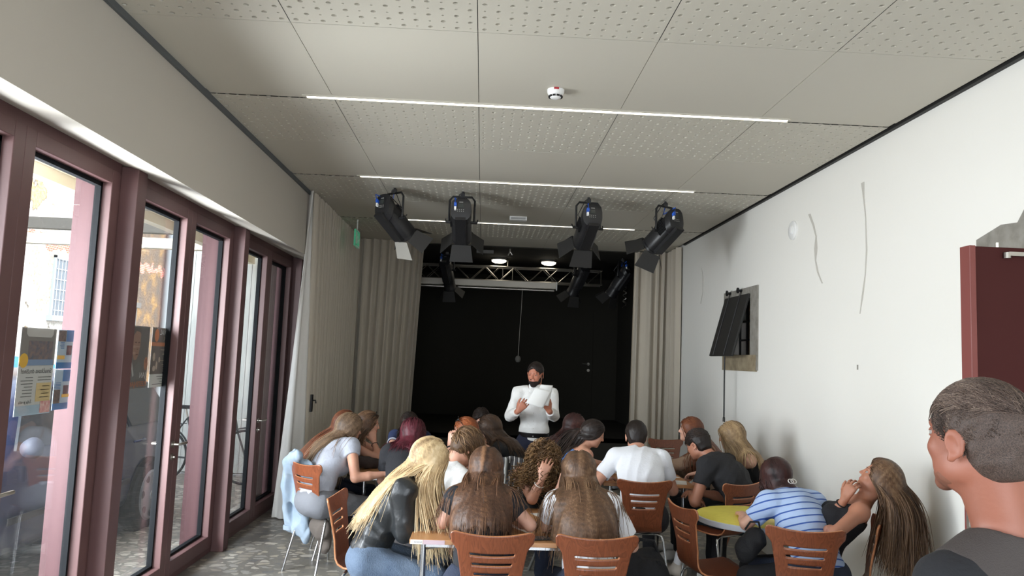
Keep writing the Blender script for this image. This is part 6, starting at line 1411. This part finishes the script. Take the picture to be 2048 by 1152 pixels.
o, r_ = blob('rucksack', [ell(L(.40, 4.55, .18), (.13, .11, .20), k=.05), ell(L(.42, 4.45, .12), (.10, .06, .12), k=.04)], .007, cloth('camouflage grey cloth', (60, 58, 52), .9, noise=(30, (34, 34, 34))), (.40, 4.55, 0), 'dark patterned rucksack on the floor under the near table', 'bag', folds(10, .012, 18))
b = MB(); b.tube([(-.04, 0, .35), (-.03, -.03, .40), (.03, -.03, .40), (.04, 0, .35)], .008, 8); b.build('strap', M_bag, r_, sm=60)
# jacket on the left chair
cR = np.array(Matrix.Rotation(-math.radians(42), 3, 'Z')); c0 = V3(-1.17, 6.10, 0); T_ = lambda x, y, z: c0 + cR @ V3(x, y, z)
M_den = cloth('pale denim', (160, 174, 188), .95, bump=(300, .4), noise=(10, (138, 156, 174)))
o, r_ = blob('denim_jacket', [ell(T_(-.10, -.165, .66), (.16, .03, .21), cR, .03), cap(T_(-.19, -.235, .86), T_(-.05, -.25, .90), .030, .034, .04), cap(T_(-.17, -.21, .92), T_(-.15, -.20, .84), .022, .04, .04), cap(T_(-.215, -.225, .84), T_(-.265, -.20, .64), .036, .050, .04), cap(T_(-.265, -.20, .64), T_(-.285, -.17, .46), .050, .042, .03),
    cap(T_(-.285, -.17, .46), T_(-.26, -.15, .30), .042, .046, .03), ell(T_(-.17, -.13, .40), (.10, .03, .15), cR, .04), ell(T_(-.14, -.10, .30), (.07, .035, .10), cR, .03)], .006, M_den, tuple(T_(-.1, -.2, .84)), 'pale blue denim jacket hung over the leftmost slotted chair', 'jacket', folds(12, .020, 30))
for zz in (.31,):
    q_ = T_(-.262, -.152, zz) - T_(-.1, -.2, .84); b = MB(); b.lathe([(.050, -.018), (.052, 0), (.050, .018)], 16, tuple(q_)); b.build('cuff', M_den, r_, sm=40)
o, r_ = blob('grey_bag', [ell(T_(.05, -.09, .35), (.12, .05, .09), cR, .03), ell(T_(.06, -.05, .24), (.07, .04, .10), cR, .04)], .006, cloth('grey brown cloth', (92, 84, 78), .9), tuple(T_(.05, -.09, .35)), 'brown grey cloth drooping below the seat of the leftmost chair', 'cloth', folds(13, .008, 26))
# grey framed chair with a dark striped jacket behind the near table
fc = empty('folding_chair', (.34, 6.02, 0), math.radians(20), label='grey framed folding chair with a dark striped jacket, left of the standing man\'s legs', cat='chair')
M_fr = mat('dull grey frame', (104, 104, 100), .5, .4)
for sx in (-1, 1):
    b = MB(); b.tube([(sx * .20, -.18, 0), (sx * .20, -.16, .5), (sx * .20, -.20, .96)], .012, 8); b.build('frame', M_fr, fc, sm=60); b = MB(); b.tube([(sx * .19, .2, 0), (sx * .19, -.15, .46)], .012, 8); b.build('leg', M_fr, fc, sm=60)
b = MB(); b.box((-.19, -.17, .44), (.19, .2, .47)); b.build('seat', M_blackp, fc, bevel=.008); b = MB(); b.box((-.19, -.20, .70), (.19, -.185, .92)); b.build('backrest', M_blackp, fc, bevel=.008)
m_sj = cloth('dark striped cloth', (54, 52, 54)); n, l, pp = nodes_of(m_sj); tc = n.new('ShaderNodeTexCoord'); wv = n.new('ShaderNodeTexWave'); wv.inputs['Scale'].default_value = 9; wv.inputs['Distortion'].default_value = 1.5; l.new(tc.outputs['Object'], wv.inputs[0])
rr_ = n.new('ShaderNodeValToRGB'); rr_.color_ramp.elements[0].position = .90; rr_.color_ramp.elements[0].color = lin((52, 50, 52)) + (1,); rr_.color_ramp.elements[1].position = .96; rr_.color_ramp.elements[1].color = lin((190, 188, 184)) + (1,); l.new(wv.outputs[0], rr_.inputs[0]); l.new(rr_.outputs[0], pp.inputs['Base Color'])
o, r_ = blob('striped_jacket', [ell(L(.26, 5.80, .80), (.10, .03, .17), k=.03), ell(L(.28, 5.80, .55), (.09, .035, .20), k=.04), cap(L(.18, 5.82, .92), L(.33, 5.80, .93), .025, k=.03)], .006, m_sj, (.26, 5.80, .9), 'dark jacket with white stripes hung on the grey framed chair', 'jacket', folds(14, .008, 26))
